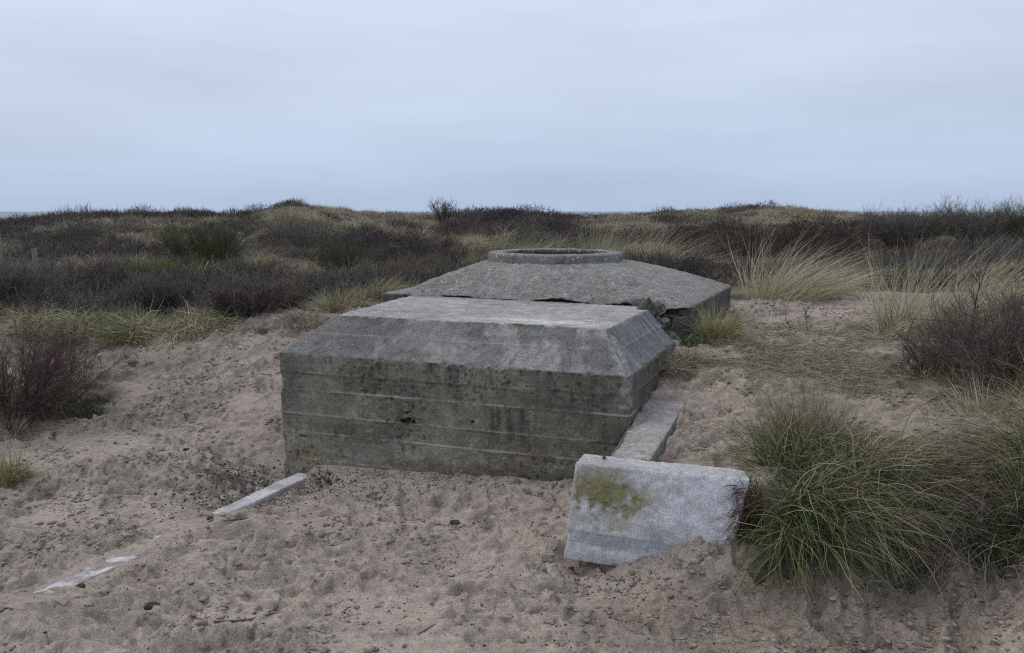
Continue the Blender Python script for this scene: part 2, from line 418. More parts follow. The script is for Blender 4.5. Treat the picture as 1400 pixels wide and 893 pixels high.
# pigments
def lerp(a, b, t): return a + (b - a) * t[:, None]
c = np.tile(np.array([.385, .318, .260]), (len(x), 1))
t = fbm(P2 / .5, 4, 50); c *= (1 + .14 * t)[:, None]
t = fbm(P2 / np.array([.10, .05]), 3, 52); c *= (1 + .10 * t)[:, None]
crumb_shade = sstep(.15, .5, fbm(P2 / np.array([.22, .12]), 3, 55)); c = lerp(c, c * .80, crumb_shade * near * tr)  # dark spots painted in for the small shadows among trampled crumbs
spk = sstep(.35, .75, fbm(P2 / np.array([.05, .03]), 2, 57)); c = lerp(c, c * .48, spk * near * (.3 + .65 * tr))
dmp = np.maximum(blob(980, 860, .7, .35, seed=71), np.maximum(blob(1250, 850, .7, .3, seed=72), blob(120, 560, 1.2, .9, seed=73) * .6)); c = lerp(c, c * np.array([.72, .70, .68]), dmp * .8)
bits = sstep(.62, .85, np.abs(vn(P2 / .035, 91))) * sstep(.1, .5, fbm(P2 / .4, 2, 92)); c = lerp(c, np.array([.10, .085, .07]), bits * .7)
c = lerp(c, np.array([.30, .255, .175]) * (1 + .3 * fbm(P2 / .08, 2, 60))[:, None], path * (.45 + .3 * fbm(P2 / .3, 3, 61)))
grn = np.maximum(blob(1260, 520, .7, .35, seed=9), np.maximum(blob(1120, 500, .45, .3, seed=11) * .5, np.maximum(blob(985, 500, .3, .22, seed=12), blob(1240, 780, .38, .14, seed=14) * .8)))
c = lerp(c, np.array([.10, .11, .045]), grn * .55 * sstep(-.4, .3, fbm(P2 / .07, 2, 63)))
lg = np.maximum(blob(70, 560, .55, .4, seed=15), blob(110, 545, .4, .35, seed=16)); c = lerp(c, np.array([.07, .065, .04]), lg * .75)
lg2 = np.maximum(blob(190, 500, .8, .35, seed=17) * .35, blob(60, 470, 1.0, .6, seed=18) * .6); c = lerp(c, np.array([.12, .10, .075]), lg2)
bank = np.maximum(blob(1240, 690, .5, .3, seed=19), np.maximum(blob(1340, 640, .5, .55, seed=20), blob(1110, 730, .3, .22, seed=29))); c = lerp(c, np.array([.10, .082, .062]), bank * .75)
rsh = blob(1330, 500, .9, .7, seed=21); c = lerp(c, np.array([.11, .095, .07]), rsh * .8)
grit = np.maximum(blob(350, 665, .45, .32, seed=22), blob(330, 690, .4, .22, seed=23)); c = lerp(c, np.array([.085, .075, .068]), grit * .65 * sstep(-.3, .4, fbm(P2 / .045, 2, 64)))
dirt = lerp(np.tile(np.array([.075, .060, .048]), (len(x), 1)), np.array([.17, .15, .09]), sstep(0, .4, fbm(P2 / 1.2, 3, 70)))
c = lerp(c, np.zeros(3), np.zeros(len(x))); c = c * (1 - vegz)[:, None] + dirt * vegz[:, None]
ny, nx = sh
idx = np.arange(ny * nx).reshape(ny, nx)
F = np.stack([idx[:-1, :-1], idx[:-1, 1:], idx[1:, 1:], idx[1:, :-1]], -1).reshape(-1, 4)
o = mesh_obj('sand_ground', np.stack([x, y, Z], 1), F, M['sand'], col=np.clip(c, .01, .9))
tag(o, kind='structure')

# sea behind the dunes
m_sea, nt, b = new_mat('sea_water')
b.inputs['Base Color'].default_value = (.10, .13, .15, 1); b.inputs['Roughness'].default_value = .35
n, _ = noise_node(nt, .25, 4); bp = nt.nodes.new('ShaderNodeBump'); bp.inputs['Distance'].default_value = .4
nt.links.new(n.outputs[0], bp.inputs['Height']); nt.links.new(bp.outputs[0], b.inputs['Normal'])
S = 30000
tag(mesh_obj('sea', [(-S, 150, -8), (S, 150, -8), (S, S, -8), (-S, S, -8)], [[0, 1, 2, 3]], m_sea), kind='structure')

# ------------------------------------------------------------------ concrete meshes
class Grid:
    """quad patches on a shared skin, welded, worn and displaced"""
    def __init__(s): s.V = []; s.F = []; s.Z = []; s.n = 0
    def patch(s, a, b_, c_, d, n, m, zone):
        a, b_, c_, d = (np.asarray(q, float) for q in (a, b_, c_, d))
        uu = np.linspace(0, 1, n + 1)[None, :, None]; vv = np.linspace(0, 1, m + 1)[:, None, None]
        G = (a * (1 - uu) + b_ * uu) * (1 - vv) + (d * (1 - uu) + c_ * uu) * vv
        s.grid(G, zone)
    def grid(s, G, zone, wrap=False):
        m, n = G.shape[0], G.shape[1]
        i = np.arange(m * n).reshape(m, n) + s.n
        if wrap: i = np.concatenate([i, i[:, :1]], 1)
        f = np.stack([i[:-1, :-1], i[:-1, 1:], i[1:, 1:], i[1:, :-1]], -1).reshape(-1, 4)
        s.V.append(G.reshape(-1, 3)); s.F.append(f); s.Z.append(np.full(len(f), zone)); s.n += m * n
    def finish(s, name, mats, parent, disp, color, wear=2, chip=.02, seed=0, ang=25, chipf=6.0, loc=None):
        V = np.concatenate(s.V); F = np.concatenate(s.F); Zn = np.concatenate(s.Z)
        bm = bmesh.new()
        vs = [bm.verts.new(v) for v in V]
        lay = bm.faces.layers.int.new('zone')
        for f, z in zip(F, Zn):
            q = []
            for k in f:
                if vs[k] not in q: q.append(vs[k])
            fc = bm.faces.new(q); fc[lay] = int(z); fc.material_index = int(z) % 10; fc.smooth = True
        bmesh.ops.remove_doubles(bm, verts=bm.verts, dist=2e-4)
        bmesh.ops.recalc_face_normals(bm, faces=bm.faces)
        bm.normal_update()
        sharp = set()
        for e in bm.edges:
            if len(e.link_faces) == 2 and e.calc_face_angle(0) > math.radians(ang):
                sharp.update(e.verts)
        bm.verts.index_update()
        n = len(bm.verts)
        co = np.array([v.co for v in bm.verts]); no = np.array([v.normal for v in bm.verts])
        fld = np.zeros(n)
        for v in sharp: fld[v.index] = 1
        E = np.array([[e.verts[0].index, e.verts[1].index] for e in bm.edges])
        deg = np.bincount(E.ravel(), minlength=n)
        def avg(a):
            o_ = np.zeros_like(a)
            np.add.at(o_, E[:, 0], a[E[:, 1]]); np.add.at(o_, E[:, 1], a[E[:, 0]])
            return o_ / (deg[:, None] if a.ndim == 2 else deg)
        edge = fld.copy()
        for k in range(1): edge = np.maximum(edge, avg(edge) * 1.05)
        soft = fld.copy()
        for k in range(4): soft = .5 * soft + .5 * avg(soft)
        for k in range(wear):
            co += (avg(co) - co) * np.clip(edge, 0, 1)[:, None] * .6
        chipn = np.clip(fbm(co * chipf, 4, seed + 5) - .05, 0, 1) * np.clip(soft * 2.2, 0, 1)
        zone = np.zeros(n); zc = np.zeros(n)
        for f in bm.faces:
            for v in f.verts: zone[v.index] += f[lay]; zc[v.index] += 1
        zone = zone / np.maximum(zc, 1)
        dd = disp(co, no, zone) - chip * chipn * 3
        col = color(co, no, zone, np.clip(soft * 2, 0, 1), chipn)
        co = co + no * dd[:, None]
        for v, q in zip(bm.verts, co): v.co = q
        me = bpy.data.meshes.new(name); bm.to_mesh(me); bm.free()
        for mm in mats: me.materials.append(mm)
        at_ = me.attributes.new('Col', 'FLOAT_COLOR', 'POINT')
        cc = np.ones((n, 4), np.float32); cc[:, :3] = np.clip(col, .01, .9); at_.data.foreach_set('color', cc.ravel())
        o_ = bpy.data.objects.new(name, me); COL.objects.link(o_); o_.parent = parent
        if loc is not None: o_.location = loc
        return o_

def zz(h): return EYE - h
bunker = empty('concrete_bunker', (ORG[0], ORG[1], 0), RZ)
tag(bunker, 'weathered grey concrete bunker with sloping roof and round ring opening, half sunk in sand', 'bunker')
TOP, ROOF, BOT = zz(.95), zz(.72), -.55
LINES = [zz(h) for h in (1.07, 1.19, 1.36, 1.485, 1.67)]
W_ = WID
a0, b0 = (0, 0, TOP), (W_, 0, TOP)
C_, D_ = (.255, .32, ROOF), (2.20, .29, ROOF); E_ = (2.285, 1.53, ROOF); R_ = (2.475, 1.36, TOP)
Lk = (-.02, 1.60, TOP); Ck = (.15, 1.72, ROOF)
gr = Grid(); nu, nv, nz, nc = 250, 130, 220, 46
gr.patch((0, 0, BOT), (W_, 0, BOT), b0, a0, nu, nz, 0)
gr.patch(a0, b0, D_, C_, nu, nc, 1)
gr.patch(C_, D_, E_, Ck, nu, nv, 2)
gr.patch(b0, R_, E_, D_, nv, nc, 1)
gr.patch((W_, 0, BOT), (2.475, 1.36, BOT), R_, b0, nv, nz, 0)
gr.patch(Lk, a0, C_, Ck, nv, nc, 1)
gr.patch((-.02, 1.6, BOT), (0, 0, BOT), a0, Lk, nv, nz, 0)
gr.patch((2.475, 1.36, BOT), (-.02, 1.6, BOT), Lk, R_, nu, nz, 0)
gr.patch(R_, Lk, Ck, E_, nu, nc, 1)

def zl(co): # sagging board joints
    return co[:, 2] + .006 * fbm(co[:, :2] * 1.3, 2, 8) + .012 * (co[:, 0] - 1.2) * 0
def board(co):
    z = zl(co); d = np.zeros(len(co))
    for k, L in enumerate(LINES):
        d += .0025 * np.exp(-((z - L) / .006) ** 2) * sstep(-.5, .2, fbm(co * np.array([3, 3, 0.1]), 2, 80 + k))
    bid = np.digitize(z, sorted(LINES)); d += np.array([.0, .002, -.001, .0015, -.0015, .001])[bid]
    return d
HOLE = np.array([[.965, 0, zz(1.335)], [.93, 0, zz(1.345)], [1.0, 0, zz(1.35)], [.955, 0, zz(1.29)], [1.41, 0, zz(1.31)]])
def disp_block(co, no, zone):
    d = .004 * fbm(co * 3, 3, 1) + .003 * fbm(co * 12, 3, 2) + .0035 * fbm(co * 45, 2, 3)
    wall = zone < .5
    d = d + np.where(wall, board(co), 0)
    pits = sstep(.72, .92, np.abs(vn(co * 26, 44))) * sstep(-.1, .3, fbm(co * 3, 2, 45)); d -= .006 * pits
    pit2 = sstep(.62, .85, np.abs(vn(co * 38, 46))) * sstep(-.3, .3, fbm(co * 2.5, 3, 47)); d -= .004 * pit2
    for hh, rr_ in zip(HOLE, (.012, .014, .010, .008, .007)):
        q = np.sqrt(((co[:, 0] - hh[0]) / 1.3) ** 2 + ((co[:, 2] - hh[2])) ** 2) + .006 * fbm(co * 60, 2, 4)
        d -= np.where(np.abs(co[:, 1]) < .05, .045 * sstep(rr_ * 1.2, rr_ * .6, q), 0)
    ch = (zone > .6) & (zone < 1.4)
    s = np.abs(co[:, 2] - (.5 * (TOP + ROOF) + .004)); d += np.where(ch, .004 * np.exp(-(s / .006) ** 2), 0)
    # collapsed rear right corner and broken front right arris
    k = np.sqrt(((co[:, 0] - 2.42) / .24) ** 2 + ((co[:, 1] - 1.56) / .22) ** 2) + .25 * fbm(co * 9, 3, 30)
    d -= .17 * sstep(1.1, .45, k) * (co[:, 2] > .3) * (1 + .8 * fbm(co * 16, 3, 31))
    k = np.abs((co[:, 0] - (W_ - .0)) + (co[:, 1] - 0) * .70) / .05 + .9 * fbm(co * 14, 3, 33)
    d -= .020 * sstep(1.3, .4, k) * (co[:, 2] > .62) * (co[:, 1] < .33) * (zone < 1.9)
    return d
def drip(co, seed, f=9.0):
    """vertical run-off streaks: fast across, slow down the wall"""
    q = np.stack([co[:, 0] * f + co[:, 1] * f, co[:, 2] * .9], 1)
    return fbm(q, 4, seed, .6)
def col_block(co, no, zone, edge, chip):
    n = len(co); c = np.zeros((n, 3))
    big = fbm(co * np.array([1.6, 1.6, 2.6]), 4, 101); med = fbm(co * 7, 4, 102); fin = fbm(co * 28, 3, 103)
    # ---- wall
    wl = np.tile(np.array([.215, .197, .165]), (n, 1)) * (1 + .55 * big + .34 * med + .18 * fin)[:, None]
    bnd = np.digitize(zl(co), sorted(LINES)); wl *= np.array([1.05, 1.08, .93, 1.0, .88, 1.0])[bnd][:, None]
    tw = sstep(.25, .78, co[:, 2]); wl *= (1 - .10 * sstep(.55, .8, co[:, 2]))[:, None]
    u = co[:, 0]
    dk = sstep(.0, .5, drip(co, 110)); wl = lerp(wl, np.array([0.085, .080, .07]), .68 * dk * sstep(-.05, .45, co[:, 2]))
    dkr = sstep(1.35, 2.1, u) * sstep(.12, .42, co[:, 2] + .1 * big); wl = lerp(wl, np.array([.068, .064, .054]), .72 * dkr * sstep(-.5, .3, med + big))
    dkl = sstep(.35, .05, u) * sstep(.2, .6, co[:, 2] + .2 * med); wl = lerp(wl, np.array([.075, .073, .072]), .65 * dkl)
    ol = sstep(.1, .5, fbm(co * np.array([1.2, 1.2, 1.6]), 3, 112)); wl = lerp(wl, np.array([.16, .145, .090]), .7 * ol)
    low = sstep(.33, .10, co[:, 2] + .06 * med); wl = lerp(wl, np.array([.235, .218, .182]), .65 * low)
    blu = sstep(.05, .45, fbm(co * np.array([2.0, 2, 5]), 3, 113)) * sstep(.35, .1, co[:, 2]) * (u < 1.2); wl = lerp(wl, np.array([.215, .212, .205]), .5 * blu)
    pale = sstep(.22, .5, drip(co, 115, 14)) * sstep(1.25, 1.5, u) * sstep(2.0, 1.8, u) * sstep(.50, .46, co[:, 2]) * sstep(.2, .3, co[:, 2]); wl = lerp(wl, np.array([.23, .22, .195]), .8 * pale)
    for us, z1, z0, wd in ((1.455, .80, .30, .022), (1.62, .56, .34, .012), (1.70, .55, .36, .010), (1.80, .55, .36, .011)):
        s = np.exp(-((u - us - .008 * fbm(co * 8, 2, 9)) / wd) ** 2) * (co[:, 2] < z1) * sstep(z0 - .1, z0 + .1, co[:, 2]); wl = lerp(wl, np.array([.22, .21, .18]), .5 * s)
    for us, wd in ((1.55, .018), (1.585, .014), (1.66, .016), (1.745, .015)):
        s = np.exp(-((u - us) / wd) ** 2) * sstep(.57, .54, co[:, 2]) * sstep(.28, .40, co[:, 2]); wl = lerp(wl, np.array([.05, .05, .047]), .75 * s)
    gnd = sstep(.16, .10, co[:, 2] - .02 * u + .04 * med) * sstep(.4, 1.2, u); wl = lerp(wl, np.array([.10, .092, .05]), .65 * gnd)
    ylw = np.exp(-(((u - .2) / .16) ** 2 + ((co[:, 2] - .085) / .035) ** 2)); wl = lerp(wl, np.array([.23, .195, .09]), .8 * ylw)
    z = zl(co)
    for k, L in enumerate(LINES):
        s = np.exp(-((z - L) / .0042) ** 2) * sstep(-.25, .3, fbm(co * np.array([2.5, 2.5, .1]), 3, 80 + k)); wl = lerp(wl, np.array([.42, .40, .345]), .9 * s * (.6 if k == 0 else 1))
        s = np.exp(-((z - L + .011) / .006) ** 2) * sstep(-.2, .3, fbm(co * np.array([4, 4, .1]), 3, 90 + k)); wl = lerp(wl, np.array([.07, .066, .055]), .7 * s)
    pits = sstep(.70, .9, np.abs(vn(co * 26, 44))) * sstep(-.1, .3, fbm(co * 3, 2, 45)); wl = lerp(wl, np.array([.05, .048, .042]), .7 * pits)
    pit2 = sstep(.58, .8, np.abs(vn(co * 38, 46))) * sstep(-.3, .3, fbm(co * 2.5, 3, 47)); wl = wl * (1 - .5 * pit2)[:, None]
    lp = sstep(.66, .85, np.abs(vn(co * 42, 48))) * sstep(-.1, .4, fbm(co * 3, 3, 49)); wl = lerp(wl, np.array([.30, .285, .25]), .45 * lp)
    for hh, rr_ in zip(HOLE, (.016, .018, .014, .010, .008)):
        q = np.sqrt(((u - hh[0]) / 1.3) ** 2 + (co[:, 2] - hh[2]) ** 2) + .008 * fin; wl = lerp(wl, np.array([.022, .024, .012]), .95 * sstep(rr_ * 1.25, rr_ * .7, q) * (np.abs(co[:, 1]) < .06))
    # ---- chamfer
    chm = np.tile(np.array([.162, .153, .139]), (n, 1)) * (1 + .35 * big + .28 * med + .2 * fin)[:, None]
    q = np.stack([u * 8 + (co[:, 1] - co[:, 2]) * 5, (co[:, 1] + co[:, 2]) * 2.2], 1)
    st = sstep(.05, .45, fbm(q, 4, 120, .6)); chm = lerp(chm, np.array([.33, .31, .28]), .75 * st * sstep(.25, .6, u))
    ru = sstep(-.05, .35, fbm(co * np.array([2.2, 4, 4]), 3, 121)) * sstep(.5, .8, u) * sstep(1.7, 1.2, u); chm = lerp(chm, np.array([.28, .27, .25]), .5 * ru)
    bl_ = sstep(.1, .4, fbm(co * np.array([4, 2, 2]), 3, 123)) * sstep(1.2, 1.35, u); chm = lerp(chm, np.array([.13, .13, .14]), .5 * bl_)
    rt = sstep(2.2, 2.3, u - .0 * co[:, 1]) * (co[:, 1] > .1); chm = lerp(chm, np.array([.185, .185, .19]) * (1 + .2 * med)[:, None], .8 * rt)
    stk = sstep(.2, .5, fbm(np.stack([co[:, 1] * 16 - co[:, 2] * 3, co[:, 2] * 3 + u], 1), 3, 125)) * rt; chm = lerp(chm, np.array([.29, .285, .28]), .5 * stk)
    s = np.exp(-((co[:, 2] - .5 * (TOP + ROOF) - .004) / .005) ** 2) * sstep(-.5, .2, med); chm = lerp(chm, np.array([.32, .31, .29]), .55 * s)
    lowc = sstep(TOP + .05, TOP, co[:, 2]) * sstep(.3, .7, u); chm = lerp(chm, np.array([.27, .262, .24]), .4 * lowc)
    # ---- roof slab
    rf = np.tile(np.array([.37, .345, .32]), (n, 1)) * (1 + .18 * big + .16 * med + .14 * fin)[:, None]
    wh = np.exp(-(((u - 1.72) / .50) ** 2 + ((co[:, 1] - .47 + .05 * (u - 1.7)) / .14) ** 2)) * sstep(-.55, .1, fbm(co * np.array([4, 12, 4]), 3, 130)); rf = lerp(rf, np.array([.68, .66, .63]), .9 * wh)
    fe = sstep(.45, .34, co[:, 1]) * sstep(-.2, .3, med); rf = lerp(rf, np.array([.40, .385, .36]), .5 * fe)
    re = sstep(2.0, 2.2, u); rf = lerp(rf, np.array([.36, .345, .33]), .5 * re)
    gy_ = sstep(.1, .5, fbm(co * np.array([2, 6, 2]), 3, 131)); rf = lerp(rf, np.array([.20, .19, .18]), .45 * gy_)
    dz = sstep(1.45, 1.62, co[:, 1]); rf = lerp(rf, np.array([.19, .175, .155]), .5 * dz)
    mos = np.exp(-(((co[:, 1] - .30) / .022) ** 2)) * sstep(1.35, 1.5, u) * sstep(1.98, 1.85, u) * sstep(-.5, .1, fbm(co * 30, 2, 132))
    wl = wl * np.array([1.10, 1.07, 1.0]); wz = np.clip(1 - zone, 0, 1)[:, None]; rz_ = np.clip(zone - 1, 0, 1)[:, None]; cz = 1 - wz - rz_
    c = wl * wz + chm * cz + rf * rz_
    c = lerp(c, np.array([.06, .07, .022]), .9 * mos * (np.abs(co[:, 2] - ROOF) < .05))
    c = lerp(c, np.array([.30, .29, .265]), .45 * np.clip(chip * 2.2, 0, 1))
    k = np.abs((co[:, 0] - W_) + co[:, 1] * .70) / .06 + .8 * fbm(co * 14, 3, 33)
    br = sstep(1.2, .5, k) * (co[:, 2] > .60) * (co[:, 1] < .33) * (zone < 1.9); c = lerp(c, np.array([.31, .30, .275]) * (1 + .4 * fin)[:, None], .75 * br)
    k = np.sqrt(((co[:, 0] - 2.42) / .24) ** 2 + ((co[:, 1] - 1.56) / .22) ** 2) + .25 * fbm(co * 9, 3, 30)
    br = sstep(1.1, .6, k) * (co[:, 2] > .3); c = lerp(c, np.array([.15, .14, .11]) * (1 + .7 * fin)[:, None], .85 * br)
    return c
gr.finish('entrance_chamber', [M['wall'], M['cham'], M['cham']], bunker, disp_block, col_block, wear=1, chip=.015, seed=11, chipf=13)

# ---- pebbly sloping turret cap round the ring opening
RC = np.array([1.127, 2.80]); RR = .625; RB = zz(.452)
rect = np.array([[.015, 1.70], [2.535, 1.665], [2.69, 3.76], [.0, 3.75]]); ez = np.array([zz(.712), zz(.737), zz(.745), zz(.71)])
per = []; pz = []; angs = []
for k in range(4):
    p, q = rect[k], rect[(k + 1) % 4]; nn = 190 if k % 2 == 0 else 150
    for i in range(nn):
        f = i / nn; per.append(p * (1 - f) + q * f); pz.append(ez[k] * (1 - f) + ez[(k + 1) % 4] * f)
per = np.array(per); pz = np.array(pz)
fe_ = (np.abs(per[:, 1] - 1.68) < .03) & (per[:, 0] > .12) & (per[:, 0] < 2.45)
pz = pz + fe_ * (.026 * fbm(np.c_[per[:, 0] * 6, per[:, 0] * 0], 4, 204, .7) + .030 * np.exp(-((per[:, 0] - 1.52) / .16) ** 2) + .02 * np.exp(-((per[:, 0] - .62) / .10) ** 2) + .02 * np.exp(-((per[:, 0] - 2.1) / .12) ** 2) - .008)
an = np.arctan2(per[:, 1] - RC[1], per[:, 0] - RC[0])
circ = RC + np.stack([np.cos(an), np.sin(an)], 1) * RR
rows = []
for t in np.linspace(0, 1, 56):
    xy = per * (1 - t) + circ * t
    zc_ = pz * (1 - t) + RB * t + .055 * t * (1 - t) * 2
    rows.append(np.c_[xy, zc_])
skirt = []
for zt in np.linspace(-.75, 0, 60)[:-1]:
    skirt.append(np.c_[per, pz + zt])
gc = Grid()
gc.grid(np.array(skirt + [rows[0]]), 0, True)
gc.grid(np.array(rows), 1, True)
def disp_cap(co, no, zone):
    d = .006 * fbm(co * 3, 3, 201) + .004 * fbm(co * 14, 3, 202) + .006 * fbm(co * 40, 2, 203)
    front = sstep(1.80, 1.70, co[:, 1]) * sstep(zz(.86), zz(.76), co[:, 2])
    rag = fbm(np.stack([co[:, 0] * 4, co[:, 0] * 0], 1), 4, 204, .6)
    d += front * .02 * rag
    d -= .085 * (zone < .5) * sstep(1.80, 1.72, co[:, 1]) * sstep(.2, .5, co[:, 0]) * sstep(zz(.70), zz(.725), co[:, 2]) * (co[:, 2] > zz(.80))
    k = np.sqrt(((co[:, 0] - 2.22) / .20) ** 2 + ((co[:, 1] - 1.68) / .09) ** 2 + ((co[:, 2] - zz(.82)) / .17) ** 2) + .4 * fbm(co * 8, 3, 206)
    d -= .10 * sstep(1.1, .5, k) * (1 + .9 * fbm(co * 18, 3, 207)) * (co[:, 1] < 1.8)
    return d
def col_cap(co, no, zone, edge, chip):
    n = len(co); big = fbm(co * 1.7, 4, 211); med = fbm(co * 9, 4, 212); fin = fbm(co * 32, 3, 213)
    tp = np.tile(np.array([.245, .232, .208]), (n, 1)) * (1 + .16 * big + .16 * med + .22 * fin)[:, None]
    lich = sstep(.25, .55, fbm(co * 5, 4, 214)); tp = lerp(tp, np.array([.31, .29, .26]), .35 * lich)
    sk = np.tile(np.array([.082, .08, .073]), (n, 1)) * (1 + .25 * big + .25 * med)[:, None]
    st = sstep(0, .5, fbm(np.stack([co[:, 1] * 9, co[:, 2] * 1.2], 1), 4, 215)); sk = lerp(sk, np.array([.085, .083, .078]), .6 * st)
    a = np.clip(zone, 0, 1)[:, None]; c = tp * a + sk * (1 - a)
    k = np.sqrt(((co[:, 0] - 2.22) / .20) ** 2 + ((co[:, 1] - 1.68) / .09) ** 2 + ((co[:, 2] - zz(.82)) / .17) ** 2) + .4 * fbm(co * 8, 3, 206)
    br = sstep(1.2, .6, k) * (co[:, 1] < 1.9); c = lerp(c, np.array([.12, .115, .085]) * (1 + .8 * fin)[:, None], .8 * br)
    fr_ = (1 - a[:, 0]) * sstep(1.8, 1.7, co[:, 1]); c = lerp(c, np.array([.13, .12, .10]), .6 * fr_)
    return c
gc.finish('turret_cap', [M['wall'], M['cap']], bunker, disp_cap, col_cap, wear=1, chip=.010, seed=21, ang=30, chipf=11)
gl = Grid(); lz0, lz1 = zz(1.25), zz(.708)
lu0, lu1, lv0, lv1 = -.125, .10, 1.665, 3.70
gl.patch((lu0, lv0, lz0), (lu1, lv0, lz0), (lu1, lv0, lz1), (lu0, lv0, lz1), 20, 50, 0); gl.patch((lu0, lv1, lz0), (lu0, lv0, lz0), (lu0, lv0, lz1), (lu0, lv1, lz1), 120, 50, 0)
gl.patch((lu0, lv0, lz1), (lu1, lv0, lz1), (lu1, lv1, lz1 - .012), (lu0, lv1, lz1 - .012), 20, 120, 1)
gl.finish('edge_ledge', [M['wall'], M['cap']], bunker, lambda c, n, z: .008 * fbm(c * 14, 3, 230) + .005 * fbm(c * 40, 2, 231), col_cap, wear=1, chip=.012, seed=61)

# ---- concrete ring collar
prof = [(.635, -.06), (.637, -.03), (.638, .0), (.636, .03), (.632, .055), (.622, .068), (.60, .074), (.57, .076), (.54, .076), (.515, .073), (.50, .062), (.494, .04), (.492, .0), (.492, -.06), (.492, -.14), (.492, -.24), (.492, -.34), (.492, -.5), (.492, -.8)]
na = 260; aa = np.arange(na) / na * 2 * np.pi
G = np.array([[(r_ * math.cos(a), r_ * math.sin(a), z_) for a in aa] for r_, z_ in prof])
grg = Grid(); grg.grid(G, 0, True)
def disp_ring(co, no, zone):
    d = .003 * fbm(co * 5, 3, 301) + .0035 * fbm(co * 26, 3, 302)
    a = np.arctan2(co[:, 1], co[:, 0]); out = np.hypot(co[:, 0], co[:, 1]) > .5
    for ac, wd in ((-2.02, .02), (-1.9, .012), (-1.20, .012), (-2.6, .01)):
        d -= np.where((np.hypot(co[:, 0], co[:, 1]) > .61) & (co[:, 2] > -.08), .022 * np.exp(-((a - ac + .03 * fbm(co * 20, 2, 303)) / wd) ** 2), 0)
    d -= np.where(out, .010 * sstep(.2, .5, fbm(co * 9, 3, 304)) * sstep(.03, .07, co[:, 2]) * (co[:, 2] < .074), 0)
    return d
def col_ring(co, no, zone, edge, chip):
    n = len(co); med = fbm(co * 9, 4, 311); fin = fbm(co * 34, 3, 312)
    c = np.tile(np.array([.20, .19, .172]), (n, 1)) * (1 + .25 * med + .25 * fin)[:, None]
    top = sstep(.055, .07, co[:, 2]); c = lerp(c, np.array([.30, .285, .26]) * (1 + .2 * med)[:, None], .6 * top)
    inn = (np.hypot(co[:, 0], co[:, 1]) < .5) * 1.0; c = lerp(c, np.array([.07, .067, .056]) * (1 + .5 * med + .4 * fin)[:, None], .92 * inn)  # inner wall darkened in colour to deepen the shade of the hole
    return c
grg.finish('ring_collar', [M['cap']], bunker, disp_ring, col_ring, wear=0, chip=0, ang=80, loc=(RC[0], RC[1], RB))
# chamber floor seen down the ring
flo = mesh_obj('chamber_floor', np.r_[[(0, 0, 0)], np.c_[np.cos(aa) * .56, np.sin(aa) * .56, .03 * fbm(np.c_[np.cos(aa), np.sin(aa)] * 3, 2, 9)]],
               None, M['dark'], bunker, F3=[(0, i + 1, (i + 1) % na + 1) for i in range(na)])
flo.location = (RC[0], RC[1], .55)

def rock(name, size, mat, parent=None, loc=(0, 0, 0), seed=0, sub=3, amp=.35, rot=None):
    bm = bmesh.new(); bmesh.ops.create_icosphere(bm, subdivisions=sub, radius=1)
    co = np.array([v.co for v in bm.verts])
    q = np.sign(co) * np.abs(co) ** .75
    q = q * (1 + amp * fbm(co * 1.3 + seed * 3.1, 3, seed) + .12 * fbm(co * 5 + seed, 2, seed + 3))[:, None] * np.asarray(size)
    for v, p in zip(bm.verts, q): v.co = p
    me = bpy.data.meshes.new(name); bm.to_mesh(me); bm.free(); me.materials.append(mat)
    o_ = bpy.data.objects.new(name, me); COL.objects.link(o_); o_.parent = parent; o_.location = loc
    if rot: o_.rotation_euler = rot
    return o_
r2 = np.random.default_rng(5)
for k, (u, v, z_, s) in enumerate([(2.36, 1.50, .70, .07), (2.44, 1.56, .66, .08), (2.30, 1.58, .80, .05), (2.48, 1.50, .62, .06), (2.40, 1.60, .80, .055), (2.27, 1.52, .88, .045), (2.47, 1.62, .74, .06), (2.35, 1.62, .90, .05), (2.20, 1.60, 1.0, .035), (2.44, 1.46, .72, .04)]):
    rock('rubble', (s, s * .8, s * .65), M['rubble'], bunker, (u, v, z_), 40 + k, 3, .5, tuple(r2.uniform(0, 3, 3)))

# ------------------------------------------------------------------ whitewashed wing-wall block
blk = empty('wall_block', (*uv(2.70, -.81), zz(1.70)), RZ)
tag(blk, 'whitewashed concrete block with green moss stain at its left, beside the grass clump', 'concrete block')
bo = np.array([2.70, -.81, zz(1.70)])
def L3(u, v, h): return np.array([u, v, zz(h)]) - bo
gb = Grid()
ftl, ftr, fbr, fbl = L3(2.318, -.885, 1.212), L3(3.125, -.872, 1.202), L3(3.03, -.895, 1.72), L3(2.262, -.90, 1.70)
fbm_ = L3(2.52, -.905, 1.735)
btl, btr, bbr, bbl = L3(2.318, -.735, 1.205), L3(3.09, -.73, 1.205), L3(3.03, -.74, 1.72), L3(2.28, -.74, 1.70)
nu, nz_, nt_ = 110, 66, 22
gb.patch(fbl, fbr, ftr, ftl, nu, nz_, 0); gb.patch(ftl, ftr, btr, btl, nu, nt_, 1)
gb.patch(bbl, fbl, ftl, btl, nt_, nz_, 0); gb.patch(fbr, bbr, btr, ftr, nt_, nz_, 0)
gb.patch(bbr, bbl, btl, btr, nu, nz_, 0); gb.patch(bbl, bbr, fbr, fbl, nu, nt_, 0)
